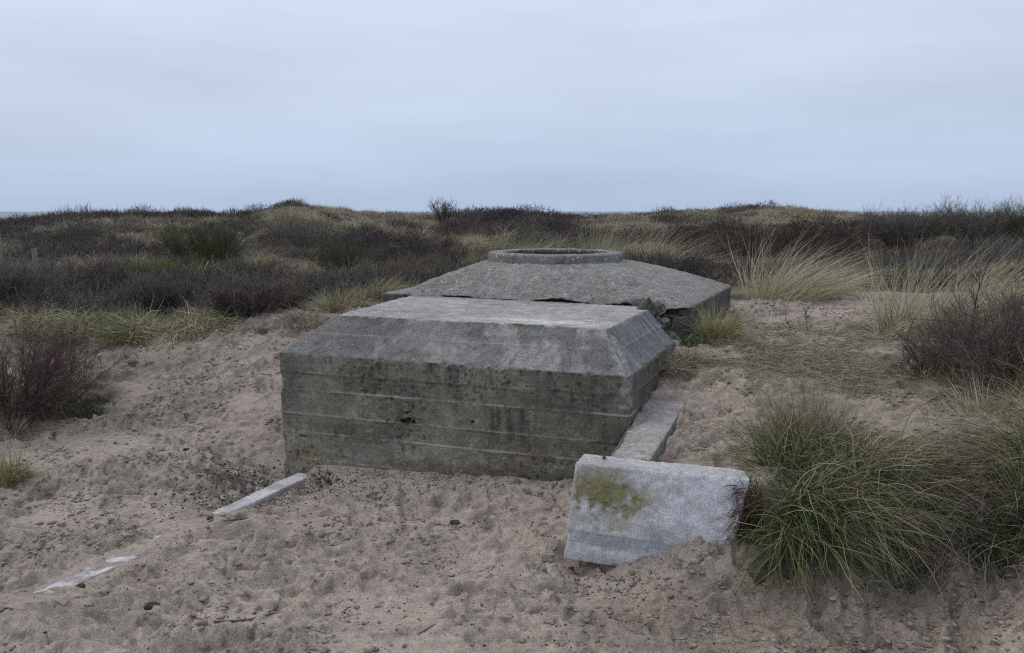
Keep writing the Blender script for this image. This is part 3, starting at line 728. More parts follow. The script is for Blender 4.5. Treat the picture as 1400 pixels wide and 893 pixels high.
def disp_w(co, no, zone):
    d = .006 * fbm(co * 4, 3, 401) + .004 * fbm(co * 18, 3, 402) + .002 * fbm(co * 60, 2, 403)
    z = co[:, 2] + .02 * co[:, 0]
    q = np.sqrt(((co[:, 0] + .25) / .25) ** 2 + ((co[:, 2] - .32) / .16) ** 2)
    d += .007 * sstep(1.1, .3, q + .5 * fbm(co * 12, 4, 417)) * np.clip(fbm(co * 50, 2, 430), 0, 1) * (co[:, 1] < -.03)
    d += .004 * sstep(.135, .145, z) * (co[:, 1] < -.05) - .003 * np.exp(-((z - .14) / .005) ** 2)
    return d
def col_w(co, no, zone, edge, chip):
    n = len(co); big = fbm(co * 3, 4, 411); med = fbm(co * 11, 4, 412); fin = fbm(co * 40, 3, 413); xb, zb = co[:, 0], co[:, 2]
    c = np.tile(np.array([.70, .69, .70]), (n, 1)) * (1 + .10 * big + .12 * med + .10 * fin)[:, None]
    gy = sstep(.0, .45, fbm(co * np.array([4, 4, 6]), 4, 414)); c = lerp(c, np.array([.38, .37, .355]), .75 * gy)
    sd_ = sstep(.10, .0, zb + .05 * med - .10 * sstep(.1, .35, xb)); c = lerp(c, np.array([.36, .31, .27]), .55 * sd_)
    bl2 = sstep(.05, .4, fbm(co * np.array([7, 7, 2.5]), 4, 431)); c = lerp(c, np.array([.46, .455, .47]), .5 * bl2)
    warm = sstep(.15, .5, fbm(co * 5, 3, 415)) * sstep(.25, .35, zb); c = lerp(c, np.array([.40, .375, .32]), .5 * warm)
    m_ = np.sqrt(((xb + .22) / .30) ** 2 + ((zb - .34) / .20) ** 2) + .35 * fbm(co * 9, 4, 416)
    mo = sstep(1.25, .2, m_) * (co[:, 1] < -.03); c = lerp(c, np.array([.27, .245, .13]), 1.0 * mo * sstep(-.5, .2, med))
    m2 = np.sqrt(((xb + .25) / .25) ** 2 + ((zb - .32) / .16) ** 2) + .5 * fbm(co * 12, 4, 417)
    mo2 = sstep(1.0, .3, m2) * (co[:, 1] < -.03); c = lerp(c, np.array([.185, .185, .065]), .9 * mo2 * sstep(-.05, .2, fbm(co * 30, 4, 418, .65)))
    z = zb + .02 * xb
    band = sstep(.145, .13, z) * sstep(.075, .09, z + .012 * med) * (zone < .5); c = lerp(c, np.array([.34, .345, .37]), .75 * band)
    ln = np.exp(-((z - .082 + .006 * med) / .004) ** 2) * sstep(-.2, .3, fbm(co * 6, 2, 420)) + np.exp(-((z - .14) / .004) ** 2); c = lerp(c, np.array([.27, .27, .28]), .5 * np.clip(ln, 0, 1) * (zone < .5))
    cr = sstep(.03, .0, np.abs(fbm(co * np.array([5, 5, 3]), 3, 421))) * sstep(.2, .4, med) ; c = lerp(c, np.array([.25, .25, .25]), .5 * cr)
    tp = np.clip(zone, 0, 1); c = lerp(c, np.array([.37, .35, .325]) * (1 + .2 * med)[:, None], .75 * tp)
    lt = (xb < -.38) * 1.0; c = lerp(c, np.array([.50, .48, .45]), .4 * lt)
    return c
gb.finish('panel', [M['white'], M['white']], blk, disp_w, col_w, wear=1, chip=.012, seed=31, chipf=10)
rb = rock('red_scrap', (.010, .008, .008), M['scrap'], None, (*at(826, 627, 1.2)[:2], zz(1.195)), 3, 2)
tag(rb, 'tiny red scrap lying on top of the whitewashed block', 'scrap')

# ------------------------------------------------------------------ low wing wall behind the block
arm = empty('low_wall', (*uv(2.53, -.05), zz(1.6)), RZ)
tag(arm, 'low flat-topped concrete wall with broken left edge, joining bunker side to white block', 'low wall')
ao = np.array([2.53, -.05, zz(1.6)])
ga = Grid(); nA, nB, nC = 34, 130, 40
pts_t = [(2.425, -.70, 1.225), (2.645, -.70, 1.215), (2.672, .57, 1.20), (2.40, .53, 1.20)]
pts_b = [(2.43, -.70, 1.75), (2.645, -.70, 1.75), (2.672, .57, 1.75), (2.40, .53, 1.75)]
tt = [np.array([u, v, zz(h)]) - ao for u, v, h in pts_t]; bb = [np.array([u, v, zz(h)]) - ao for u, v, h in pts_b]
ga.patch(tt[0], tt[1], tt[2], tt[3], nA, nB, 1)
ga.patch(bb[0], bb[1], tt[1], tt[0], nA, nC, 0); ga.patch(bb[1], bb[2], tt[2], tt[1], nB, nC, 0)
ga.patch(bb[2], bb[3], tt[3], tt[2], nA, nC, 0); ga.patch(bb[3], bb[0], tt[0], tt[3], nB, nC, 0)
def disp_a(co, no, zone):
    d = .006 * fbm(co * 5, 3, 501) + .005 * fbm(co * 20, 3, 502)
    brk = sstep(.0, -.10, co[:, 0] + .045 * fbm(np.stack([co[:, 1] * 6, co[:, 1] * 0], 1), 3, 503, .6)) * sstep(.43, .36, co[:, 1])
    d -= brk * .030 * (1 + .8 * fbm(co * 9, 3, 504)) * (zone > .5) + brk * .012 * (zone <= .5)
    return d
def col_a(co, no, zone, edge, chip):
    n = len(co); med = fbm(co * 8, 4, 511); fin = fbm(co * 36, 3, 512)
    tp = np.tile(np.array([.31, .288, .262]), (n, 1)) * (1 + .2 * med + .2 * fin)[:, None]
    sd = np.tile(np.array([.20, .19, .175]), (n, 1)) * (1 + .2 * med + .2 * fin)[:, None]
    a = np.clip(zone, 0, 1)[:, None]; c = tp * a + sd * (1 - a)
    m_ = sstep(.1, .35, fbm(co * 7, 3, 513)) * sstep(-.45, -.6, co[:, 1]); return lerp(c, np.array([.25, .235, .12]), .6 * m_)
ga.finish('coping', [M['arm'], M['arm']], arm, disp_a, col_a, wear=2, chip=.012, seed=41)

# ------------------------------------------------------------------ half-buried kerb
kb = empty('concrete_kerb', (*uv(.19, -.04), 0), RZ)
tag(kb, 'long pale concrete kerb half buried in sand, running from the bunker corner', 'kerb')
gk = Grid(); hw = .062
top = []; L0, L1 = 0.02, 2.55
def kp(L, s, dz): return np.array([.0 + s * hw * (1 - .1 * (L > 2.3)), .04 - L, zz(KH(L)) + dz])
gk.patch(kp(L1, -1, 0), kp(L1, 1, 0), kp(L0, 1, 0), kp(L0, -1, 0), 14, 220, 0)
gk.patch(kp(L1, -1, -.25), kp(L1, -1, 0), kp(L0, -1, 0), kp(L0, -1, -.25), 24, 220, 1)
gk.patch(kp(L1, 1, 0), kp(L1, 1, -.25), kp(L0, 1, -.25), kp(L0, 1, 0), 24, 220, 1)
gk.patch(kp(L1, -1, -.25), kp(L1, 1, -.25), kp(L1, 1, 0), kp(L1, -1, 0), 14, 24, 1)
gk.patch(kp(L0, 1, -.25), kp(L0, -1, -.25), kp(L0, -1, 0), kp(L0, 1, 0), 14, 24, 1)
def disp_k(co, no, zone):
    return .005 * fbm(co * 6, 3, 601) + .003 * fbm(co * 25, 2, 602) - .015 * np.exp(-((co[:, 1] + .52 + .04 * co[:, 0]) / .008) ** 2)
def col_k(co, no, zone, edge, chip):
    n = len(co); med = fbm(co * 9, 4, 611)
    c = np.tile(np.array([.58, .55, .55]), (n, 1)) * (1 + .14 * med)[:, None]
    c = lerp(c, np.array([.36, .30, .25]), (.30 + .5 * sstep(-1.1, -1.5, co[:, 1])) * sstep(-.35, .25, fbm(co * 14, 3, 612)))
    c = lerp(c, np.array([.20, .19, .18]), .5 * sstep(.25, .5, fbm(co * 6, 4, 613)))
    return lerp(c, np.array([.28, .25, .22]), .6 * np.clip(zone, 0, 1))
gk.finish('beam', [M['white'], M['white']], kb, disp_k, col_k, wear=1, chip=.014, seed=51, chipf=9)

# ------------------------------------------------------------------ plants
WIND = np.array([.9, .15, 0])
def gz(p): return float(ground_z([p[0]], [p[1]])[0])

def tuft(name, c, R, H, n, mat, label, cat='grass tuft', lean=(0, 0, 0), bend=.9, width=.005, tint=(0, 1), group=None, spread=.55, seg=6, dead=None, squash=1.0, mop=0.0, jit=.07):
    """a grass clump: arching blades rooted in a disc, following the ground"""
    P = disc(n, R) * np.array([1, squash, 1]); out = P / max(R, 1e-6)
    P = P + np.array([c[0], c[1], 0]); P[:, 2] = ground_z(P[:, 0], P[:, 1]) - .02
    D = out * spread + rng.normal(0, .26 + .5 * mop, (n, 3)) + np.array([0, 0, 1.0 - .35 * mop]) + np.asarray(lean) * .6
    if mop: P[:, 2] += rng.random(n) * H * .45 * mop * np.clip(1 - (out[:, :2] ** 2).sum(1), 0, 1)
    L = H * rng.uniform(.55, 1.15, n) * (1.1 - .25 * (out[:, :2] ** 2).sum(1))
    B = np.asarray(lean) * rng.uniform(.4, 1.3, (n, 1)) + rng.normal(0, .25, (n, 3)) + np.array([0, 0, -1.0]) * (bend * rng.uniform(.3, 1.2, (n, 1))) + out * .3
    ln_, tn_, lf_ = sub(P, 9, .28 + .25 * mop); D = D + ln_; L = L * lf_; B = B + ln_ * .8
    t = tint[0] + (tint[1] - tint[0]) * np.clip(rng.beta(1.7, 1.9, n) + tn_, 0, 1)
    base = np.array([c[0], c[1], gz(c)])
    e = empty(name, base); tag(e, label, cat, group)
    s = Soup(); s.blades(P - base, D, L, width * rng.uniform(.5, 1.15, n), B, seg, t, False, jit); s.build('blades', M[mat], e)
    k = n // 3
    P = disc(k, R * 1.05) * np.array([1, squash, 1]); P = P + np.array([c[0], c[1], 0]); P[:, 2] = ground_z(P[:, 0], P[:, 1])
    D = rng.normal(0, .8, (k, 3)); D[:, 2] = np.abs(D[:, 2]) * .5 + .1
    s = Soup(); s.blades(P - base, D, H * rng.uniform(.25, .6, k), width * .8, (0, 0, -.9), 4, rng.random(k), False, .12); s.build('thatch', M[dead or 'straw'], e)
    return e

def shrub(name, c, R, H, mat, label, cat='shrub', ns=26, nt=14, nw=5, wd=.010, lean=(0, 0, 0), group=None, up=.9, prism=True, leaf=None, sq=.9, fine=1.0):
    """woody bush: stems, side branches and twiglets"""
    base = np.array([c[0], c[1], gz(c)])
    e = empty(name, base); tag(e, label, cat, group)
    P = disc(ns, R * .35); out = P / (R * .35)
    P[:, 2] = ground_z(P[:, 0] + c[0], P[:, 1] + c[1]) - base[2] - .03
    D = out * (R / H) * 1.1 + np.array([0, 0, up]) + rng.normal(0, .18, (ns, 3)) + np.asarray(lean)
    L = H * rng.uniform(.65, 1.05, ns) * np.sqrt(1 + (R / H) ** 2 * (out ** 2).sum(1)) * .9
    s = Soup()
    nd, dr = s.blades(P, D, L, wd * rng.uniform(.7, 1.2, ns), out * .25 + np.array([0, 0, .35]), 6, rng.random(ns) * .5, prism, .10, .35)
    whole = ns <= 34
    if not whole: s.build('stems', M[mat], e); s = Soup()
    def branch(nd, dr, Lp, per, f0, f1, ls, w_, spreadv):
        n0 = len(nd); i = np.repeat(np.arange(n0), per); f = rng.uniform(f0, f1, len(i)) * (nd.shape[1] - 1)
        k = np.minimum(f.astype(int), nd.shape[1] - 2); q = (f - k)[:, None]
        p = nd[i, k] * (1 - q) + nd[i, k + 1] * q; d = nrm(dr[i, k] + rng.normal(0, spreadv, (len(i), 3)) + np.array([0, 0, .15]))
        L_ = np.repeat(Lp, per) * ls * rng.uniform(.5, 1.2, len(i))
        a, b_ = s.blades(p, d, L_, w_, rng.normal(0, .3, (len(i), 3)) + np.array([0, 0, .25]), 3, .2 + .8 * rng.random(len(i)), prism, .08, .3)
        return a, b_, L_
    n1, d1, L1_ = branch(nd, dr, L, nt, .25, .98, .34, wd * .5, .55)
    if nw: branch(n1, d1, L1_, nw, .2, 1.0, .5 * fine, wd * .32, .6)
    s.build('branches' if whole else 'twigs', M[mat], e)
    if leaf:
        n = leaf[1]; P = disc(n, R * .8); P[:, 2] = ground_z(P[:, 0] + c[0], P[:, 1] + c[1]) - base[2]
        s = Soup(); D = rng.normal(0, .5, (n, 3)) + np.array([0, 0, 1.0])
        s.blades(P, D, H * .5 * rng.uniform(.4, 1, n), wd * .7, rng.normal(0, .5, (n, 3)), 4, rng.random(n)); s.build('undergrowth', M[leaf[0]], e)
    return e

def size(px_w, px_h, c):
    d = c[1] * CT + (EYE - c[2]) * ST
    return px_w * d / F_PX, px_h * d / F_PX

# --- big clump at the end of the white block
c0 = hit(1105, 690); b0_ = np.array([c0[0], c0[1], gz(c0)])
e = empty('grass_clump', b0_); tag(e, 'large green and straw grass clump overhanging the sand beside the whitewashed block', 'grass clump')
def root_at(n, px, py, sx, sy):
    c_ = hit(px, py); P = disc(n, 1.0) * np.array([sx, sy, 1]) + np.array([c_[0], c_[1], 0])
    P[:, 2] = ground_z(P[:, 0], P[:, 1]) - .03; return P
s = Soup()
J = .16
n = 1700; P = root_at(n, 1105, 650, .20, .28); out = (P - P.mean(0)) / .26
D = out * .45 + rng.normal(0, .38, (n, 3)) + np.array([.05, 0, .85]); L = rng.uniform(.18, .46, n)
l_, t_, f_ = sub(P, 14, .42)
s.blades(P - b0_, D + l_, L * f_, rng.uniform(.0026, .0066, n), rng.normal(0, .45, (n, 3)) + np.array([.15, -.15, -.7]) + out * .3, 7, rng.beta(1.5, 2.4, n) + t_, False, J)
n = 2000; P = root_at(n, 1160, 680, .28, .17); P[:, 2] += rng.random(n) * .12
D = np.array([.65, -.45, .0]) + rng.normal(0, .5, (n, 3)); L = rng.uniform(.16, .58, n)
l_, t_, f_ = sub(P, 14, .42)
s.blades(P - b0_, D + l_, L * f_, rng.uniform(.0026, .0066, n), np.array([.45, -.3, -1.0]) + rng.normal(0, .45, (n, 3)), 8, rng.beta(1.5, 1.9, n) + t_ + .06, False, J)
n = 1300; P = root_at(n, 1098, 728, .17, .12); P[:, 2] += .06 + rng.random(n) * .1
D = np.array([.05, -.7, .2]) + rng.normal(0, .55, (n, 3)); L = rng.uniform(.15, .44, n)
l_, t_, f_ = sub(P, 14, .42)
s.blades(P - b0_, D + l_, L * f_, rng.uniform(.0026, .006, n), np.array([.15, -.1, -1.5]) + rng.normal(0, .45, (n, 3)), 7, rng.beta(1.3, 2.8, n) + t_, False, J)
s.build('blades', M['green'], e)
s = Soup(); n = 900; P = root_at(n, 1100, 610, .20, .16)
D = rng.normal(0, .3, (n, 3)) + np.array([0, .05, 1]); s.blades(P - b0_, D, rng.uniform(.18, .42, n), .003, rng.normal(0, .35, (n, 3)) + np.array([.12, 0, -.5]), 6, rng.random(n), False, .1)
n = 900; P = root_at(n, 1160, 690, .34, .22); P[:, 2] += rng.random(n) * .12; D = rng.normal(0, .6, (n, 3)) + np.array([.3, -.3, .3]); s.blades(P - b0_, D, rng.uniform(.2, .5, n), .003, rng.normal(0, .4, (n, 3)) + np.array([.2, -.2, -1.0]), 5, rng.random(n))
s.build('dead_blades', M['straw'], e)
s = Soup(); n = 900; c_ = uv(3.12, -.84); P = disc(n, 1) * np.array([.07, .07, 1]) + np.array([c_[0], c_[1], 0]); P[:, 2] = rng.uniform(zz(1.52), zz(1.22), n)
D = np.array([-.5, -.5, -.5]) + rng.normal(0, .6, (n, 3)); s.blades(P - b0_, D, rng.uniform(.04, .14, n), .0028, rng.normal(0, .7, (n, 3)) + np.array([0, -.1, -.6]), 4, rng.random(n), True)
n = 500; P = root_at(n, 1080, 770, .16, .08); D = np.array([0, -.5, .2]) + rng.normal(0, .6, (n, 3)); s.blades(P - b0_, D, rng.uniform(.05, .2, n), .003, rng.normal(0, .6, (n, 3)) + np.array([0, 0, -.8]), 4, rng.random(n))
s.build('roots', M['root'], e)

# --- other grasses: (name, base px, py, px w, px h, mat, n, lean, label, kwargs)
GR = [
 ('marram_grass', 1078, 408, 140, 84, 'marram', 950, (1.15, .0, 0), 'pale windblown marram tussock alone on the bare sand mound right of the bunker', dict(width=.0055, tint=(.2, 1), bend=.7)),
 ('marram_grass', 1250, 460, 120, 112, 'marram', 1100, (1.1, .0, 0), 'tall pale marram tussock left of the thin dark sapling, tips blown right', dict(width=.0048, tint=(.2, 1), bend=.7)),
 ('marram_grass', 1350, 440, 120, 104, 'marram', 900, (1.25, .0, 0), 'pale marram tussock at right photo edge, rising behind the brown bramble', dict(width=.0048, tint=(.2, 1), bend=.5)),
 ('marram_grass', 890, 378, 110, 72, 'marram', 1000, (1.2, .05, 0), 'bushy windswept marram tussock behind bunker, right of the ring', dict(width=.009, tint=(.25, 1), bend=.8)),
 ('marram_grass', 825, 366, 100, 62, 'marram', 800, (1.1, .05, 0), 'marram tussock directly behind right half of the bunker ring', dict(width=.009, tint=(.3, 1), bend=.6)),
 ('marram_grass', 745, 362, 100, 54, 'marram', 600, (1.1, .05, 0), 'marram tussock directly behind left half of the bunker ring', dict(width=.009, tint=(.3, 1), bend=.5)),
 ('grass_tuft', 648, 372, 60, 36, 'marram', 600, (.4, 0, 0), 'short yellowish grass tuft just left of the bunker ring', dict(width=.007, tint=(0, .75))),
 ('grass_tuft', 700, 345, 60, 30, 'marram', 500, (.6, 0, 0), 'sparse marram stems standing farther back, left of the ring', dict(width=.008)),
 ('grass_tuft', 55, 455, 100, 33, 'marram', 1300, (.3, -.2, 0), 'leftmost pale grass mound at the back edge of the sand', dict(width=.006, bend=1.3, spread=.9, tint=(.05, .85), mop=1.5, jit=.2)),
 ('grass_tuft', 118, 458, 100, 37, 'marram', 1300, (.3, -.2, 0), 'pale green grass mound second from left at back edge of sand', dict(width=.006, bend=1.3, spread=.9, tint=(0, .75), mop=1.5, jit=.2)),
 ('grass_tuft', 180, 464, 89, 33, 'marram', 1200, (.3, -.2, 0), 'drooping pale grass mound just left of the dark gap in the grass line', dict(width=.006, bend=1.3, spread=.9, tint=(.05, .85), mop=1.5, jit=.2)),
 ('grass_tuft', 276, 452, 107, 34, 'marram', 1400, (.2, -.2, 0), 'rounded yellowish grass mound beside dead stalks, right of the dark gap', dict(width=.006, bend=1.3, spread=.9, tint=(.05, .85), mop=1.5, jit=.2)),
 ('grass_tuft', 8, 655, 66, 44, 'green', 500, (.1, 0, 0), 'small green-brown grass tuft on sand at the left photo edge', dict(width=.005, tint=(.3, 1))),
 ('grass_tuft', 908, 508, 44, 40, 'straw', 600, (.3, -.2, 0), 'dry straw tuft against the right side of the bunker wall', dict(width=.004, bend=1.4, spread=.9)),
 ('grass_tuft', 978, 462, 54, 44, 'green', 700, (.35, -.1, 0), 'drooping olive grass tuft in front of bunker cap side wall', dict(width=.005, bend=1.5, spread=.8, tint=(.3, 1))),
 ('grass_tuft', 946, 472, 44, 18, 'lush', 400, (.1, 0, 0), 'fresh green low grass tuft under the broken bunker corner', dict(width=.005, bend=1.3, spread=1.0)),
 ('grass_tuft', 940, 500, 60, 28, 'straw', 700, (-.2, -.3, 0), 'flattened straw-coloured tuft below the green tuft beside bunker', dict(width=.004, bend=1.8, spread=1.1)),
 ('grass_tuft', 470, 424, 80, 30, 'marram', 900, (.2, -.1, 0), 'low yellow grass at sand crest behind left bunker corner', dict(width=.006, bend=1.4, spread=1.0, tint=(.1, 1))),
 ('grass_tuft', 418, 440, 70, 26, 'straw', 700, (.1, -.2, 0), 'straw grass fringe on the eroded sand lip left of bunker', dict(width=.005, bend=1.8, spread=1.0)),
 ('grass_tuft', 512, 408, 70, 34, 'marram', 800, (.2, 0, 0), 'low yellow grass beside the small ledge of the bunker cap', dict(width=.006, bend=1.3, spread=.9, tint=(.1, .9))),
 ('grass_tuft', 355, 450, 50, 16, 'straw', 500, (.1, -.3, 0), 'thin straw fringe hanging over the sand lip, left of other fringe', dict(width=.005, bend=2.0, spread=1.1)),
]
for (nm, px, py, pw, ph, mt, n, ln, lab, kw) in GR:
    c_ = hit(px, py); wd_, ht = size(pw, ph, c_)
    tuft(nm, c_, wd_ * .42, ht * 1.25, n, mt, lab, lean=ln, squash=.8, **kw)

# right edge clump on the bank (close to the camera)
c0 = hit(1475, 655)
e = tuft('grass_clump', c0, .27, .46, 1700, 'green', 'dark green grass clump on the bank at the right photo edge, trailing dead stems', 'grass clump', lean=(-.1, -.25, 0), bend=1.5, spread=.7, width=.0042, tint=(0, .95), seg=7, mop=.5, jit=.12)
b1 = np.array(e.location)
s = Soup(); n = 2200; P = root_at(n, 1300, 690, .34, .30); D = rng.normal(0, .7, (n, 3)) + np.array([-.2, -.5, .25]); s.blades(P - b1, D, rng.uniform(.12, .42, n), .003, rng.normal(0, .5, (n, 3)) + np.array([-.1, -.2, -1.1]), 5, rng.random(n) ** 1.5); s.build('dead_stems', M['twig_tan'], e)
s = Soup(); n = 900; P = root_at(n, 1375, 730, .20, .12); D = rng.normal(0, .6, (n, 3)) + np.array([0, -.3, .6]); s.blades(P - b1, D, rng.uniform(.05, .16, n), .007, rng.normal(0, .5, (n, 3)) + np.array([0, 0, -.8]), 4, rng.random(n) * .6); s.build('weeds', M['lush'], e)
c0 = hit(1345, 565); tuft('grass_tuft', c0, .15, .34, 110, 'straw', 'upright pale dead grass stalks on top of the bank at right', 'grass tuft', lean=(-.1, 0, 0), bend=.5, spread=.5, width=.006, tint=(.4, 1))
c0 = hit(1225, 785); tuft('grass_tuft', c0, .17, .10, 260, 'lush', 'low green grass sprouting from sand right of the big clump', 'grass tuft', lean=(.2, 0, 0), bend=1.5, spread=1.2, width=.004, tint=(.3, 1), squash=.5)
c0 = hit(1300, 828); tuft('grass_tuft', c0, .025, .07, 26, 'lush', 'tiny yellow-green sprout in the sand at lower right', 'grass tuft', bend=1.2, spread=1.0, width=.004, tint=(.7, 1))
c0 = hit(66, 889); tuft('grass_tuft', c0, .04, .05, 40, 'lush', 'tiny green sprout in the sand at the lower left corner', 'grass tuft', bend=1.2, spread=1.0, width=.004, tint=(.5, 1))

# --- shrubs: name, base px,py, px w,h, mat, label, kwargs
SH = [
 ('bare_shrub', 15, 585, 180, 150, 'twig_red', 'leafless red-brown shrub on the sand at the left photo edge', dict(ns=64, nt=18, nw=6, wd=.007, leaf=('twig_tan', 220), lean=(.2, 0, 0), fine=1.1)),
 ('bare_shrub', 1385, 525, 190, 140, 'twig_brown', 'dense leafless brown bramble at right edge behind the grass bank', dict(ns=90, nt=18, nw=6, wd=.0065, leaf=('straw', 900), up=.7)),
 ('bare_shrub', 1285, 512, 90, 66, 'twig_brown', 'low dark twiggy bush at left foot of the brown bramble', dict(ns=40, nt=14, nw=5, wd=.007, leaf=('straw', 500))),
 ('green_shrub', 278, 367, 110, 64, 'twig_green', 'rounded dark green broom bush standing in the heath left of bunker', dict(ns=90, nt=18, nw=4, wd=.016)),
 ('grey_shrub', 420, 350, 80, 48, 'twig_grey', 'grey-green dome shrub uphill of the tan stems, left of bunker', dict(ns=70, nt=16, nw=4, wd=.014)),
 ('green_shrub', 468, 378, 70, 52, 'twig_green', 'shrub green below and grey above, nearest left of the bunker cap', dict(ns=70, nt=16, nw=4, wd=.012)),
 ('green_shrub', 226, 380, 100, 30, 'twig_yellow', 'low wide yellow-green bush in front of the dark broom bush', dict(ns=80, nt=16, nw=3, wd=.012)),
 ('green_shrub', 345, 382, 66, 32, 'twig_yellow', 'low yellow-green bush right of the broom bush, behind dotted thicket', dict(ns=60, nt=14, nw=3, wd=.012)),
 ('dark_shrub', 120, 412, 110, 66, 'twig_purple', 'blue-grey dark thorn bush behind second pale grass mound at left', dict(ns=80, nt=16, nw=5, wd=.010)),
 ('grey_shrub', 25, 425, 110, 80, 'twig_grey', 'grey tangled thorn bush at left edge behind the leftmost grass mound', dict(ns=80, nt=16, nw=5, wd=.010)),
 ('dark_shrub', 218, 428, 70, 56, 'twig_purple', 'dark purple bush filling the gap between two grass mounds', dict(ns=70, nt=16, nw=5, wd=.009)),
 ('dark_shrub', 335, 436, 90, 60, 'twig_purple', 'wide dark purple thicket bush right of the yellow grass mound', dict(ns=90, nt=16, nw=5, wd=.009)),
 ('brown_shrub', 392, 424, 50, 50, 'twig_tan', 'yellowish brown upright bush behind the eroded sand lip', dict(ns=60, nt=14, nw=4, wd=.009)),
 ('brown_shrub', 528, 394, 76, 40, 'twig_tan', 'fine tan upright stems behind the bunker cap ledge', dict(ns=110, nt=14, nw=3, wd=.008, up=1.4)),
 ('brown_shrub', 586, 384, 60, 36, 'twig_tan', 'dull tan stems against the sloping left side of the cap', dict(ns=90, nt=14, nw=3, wd=.008, up=1.4)),
 ('skyline_shrub', 607, 303, 40, 31, 'twig_grey', 'solitary bare fan-shaped shrub standing on the skyline left of centre', dict(ns=36, nt=9, nw=3, wd=.032, up=1.1)),
 ('tall_shrub', 1235, 335, 110, 46, 'twig_grey', 'broad grey-brown bush on right horizon, lower of the two there', dict(ns=120, nt=18, nw=4, wd=.02, up=1.2)),
 ('tall_shrub', 1345, 338, 120, 58, 'twig_grey', 'tallest grey-brown bush breaking the horizon at the right edge', dict(ns=120, nt=18, nw=4, wd=.018, up=1.2)),
 ('tall_shrub', 1420, 338, 90, 52, 'twig_green', 'dark olive bush cut by the right photo edge on the horizon', dict(ns=90, nt=18, nw=4, wd=.016, up=1.2)),
 ('bare_sapling', 1319, 515, 30, 165, 'twig_purple', 'thin dark upright sapling in front of the marram at right', dict(ns=1, nt=16, nw=3, wd=.013, fine=.8)),
 ('bare_sapling', 1108, 456, 16, 50, 'twig_purple', 'right one of two thin dead stems on the sand mound', dict(ns=1, nt=12, nw=2, wd=.009)),
 ('bare_sapling', 1088, 452, 30, 46, 'twig_purple', 'left leaning one of two thin dead stems on sand mound', dict(ns=1, nt=12, nw=2, wd=.009, lean=(-.6, 0, 0))),
 ('dead_stalks', 322, 442, 50, 66, 'twig_tan', 'few tall curved dead stalks beside the yellow grass mound', dict(ns=6, nt=5, nw=2, wd=.012)),
 ('dead_twigs', 235, 712, 70, 20, 'twig_tan', 'scatter of dry brushwood on the sand left of the pale kerb', dict(ns=22, nt=4, nw=2, wd=.006, up=.25)),
 ('root_tangle', 447, 650, 34, 16, 'root', 'dark dried root tangle where the kerb meets the bunker wall', dict(ns=34, nt=8, nw=3, wd=.006, up=.35)),
 ('dead_twigs', 195, 492, 60, 14, 'root', 'dark dead twig mat lying on sand below the pale grass mounds', dict(ns=30, nt=6, nw=3, wd=.007, up=.2)),
]
for (nm, px, py, pw, ph, mt, lab, kw) in SH:
    c_ = hit(px, py); wd_, ht = size(pw, ph, c_)
    cat = 'sapling' if 'sapling' in nm else 'twigs' if nm in ('dead_twigs', 'root_tangle') else 'stalks' if nm == 'dead_stalks' else 'shrub'
    shrub(nm, c_, wd_ * .5, ht * .95, mt, lab, cat, **kw)

# weedy green mat under the left shrub
s = Soup(); n = 1500; P = root_at(n, 85, 560, .42, .26); P[:, 2] += .03
D = rng.normal(0, .6, (n, 3)) + np.array([0, 0, .8]); s.blades(P, D, rng.uniform(.03, .09, n), .006, rng.normal(0, .6, (n, 3)) + np.array([0, 0, -.5]), 3, rng.random(n))
tag(s.build('ground_weeds', M['lush']), 'low green weeds spreading under the red-brown shrub at left', 'weeds', kind='stuff')

# --- matted dead grass on the sandy path at right
s = Soup(); n = 24000
cs = [(1110, 495, 1.0, 1.0), (1170, 455, .8, 1.0), (1260, 530, .6, .6), (1010, 490, .4, .4), (960, 610, .3, .3), (1180, 610, .5, .35)]
wts = np.array([4, 3, 2, 1.0, .35, 1.2]); wts /= wts.sum()
for (px, py, sx, sy), k in zip(cs, (wts * n).astype(int)):
    c_ = hit(px, py); P = np.c_[rng.normal(c_[0], sx * .5, k), rng.normal(c_[1], sy * .5, k), np.zeros(k)]
    q = (P[:, 0] - ORG[0]) * UU[0] + (P[:, 1] - ORG[1]) * UU[1]; q2 = (P[:, 0] - ORG[0]) * VV[0] + (P[:, 1] - ORG[1]) * VV[1]
    P = P[~((q < 2.75) & (q2 > -1.1) & (q2 < 4))]; P = P[(fbm(P[:, :2] / .3, 3, 800) + rng.normal(0, .12, len(P)) > -.05)]; k = len(P)
    P[:, 2] = ground_z(P[:, 0], P[:, 1]) + rng.uniform(-.005, .03, k)
    D = rng.normal(0, 1, (k, 3)); D[:, 2] = np.abs(D[:, 2]) * .16
    s.blades(P, D, rng.uniform(.04, .16, k), .0030, rng.normal(0, .5, (k, 3)) * np.array([1, 1, .2]) + np.array([0, 0, -.12]), 3, rng.random(k))
tag(s.build('matted_grass', M['straw']), 'short matted dead grass littering the sandy path right of the bunker', 'grass', kind='stuff')

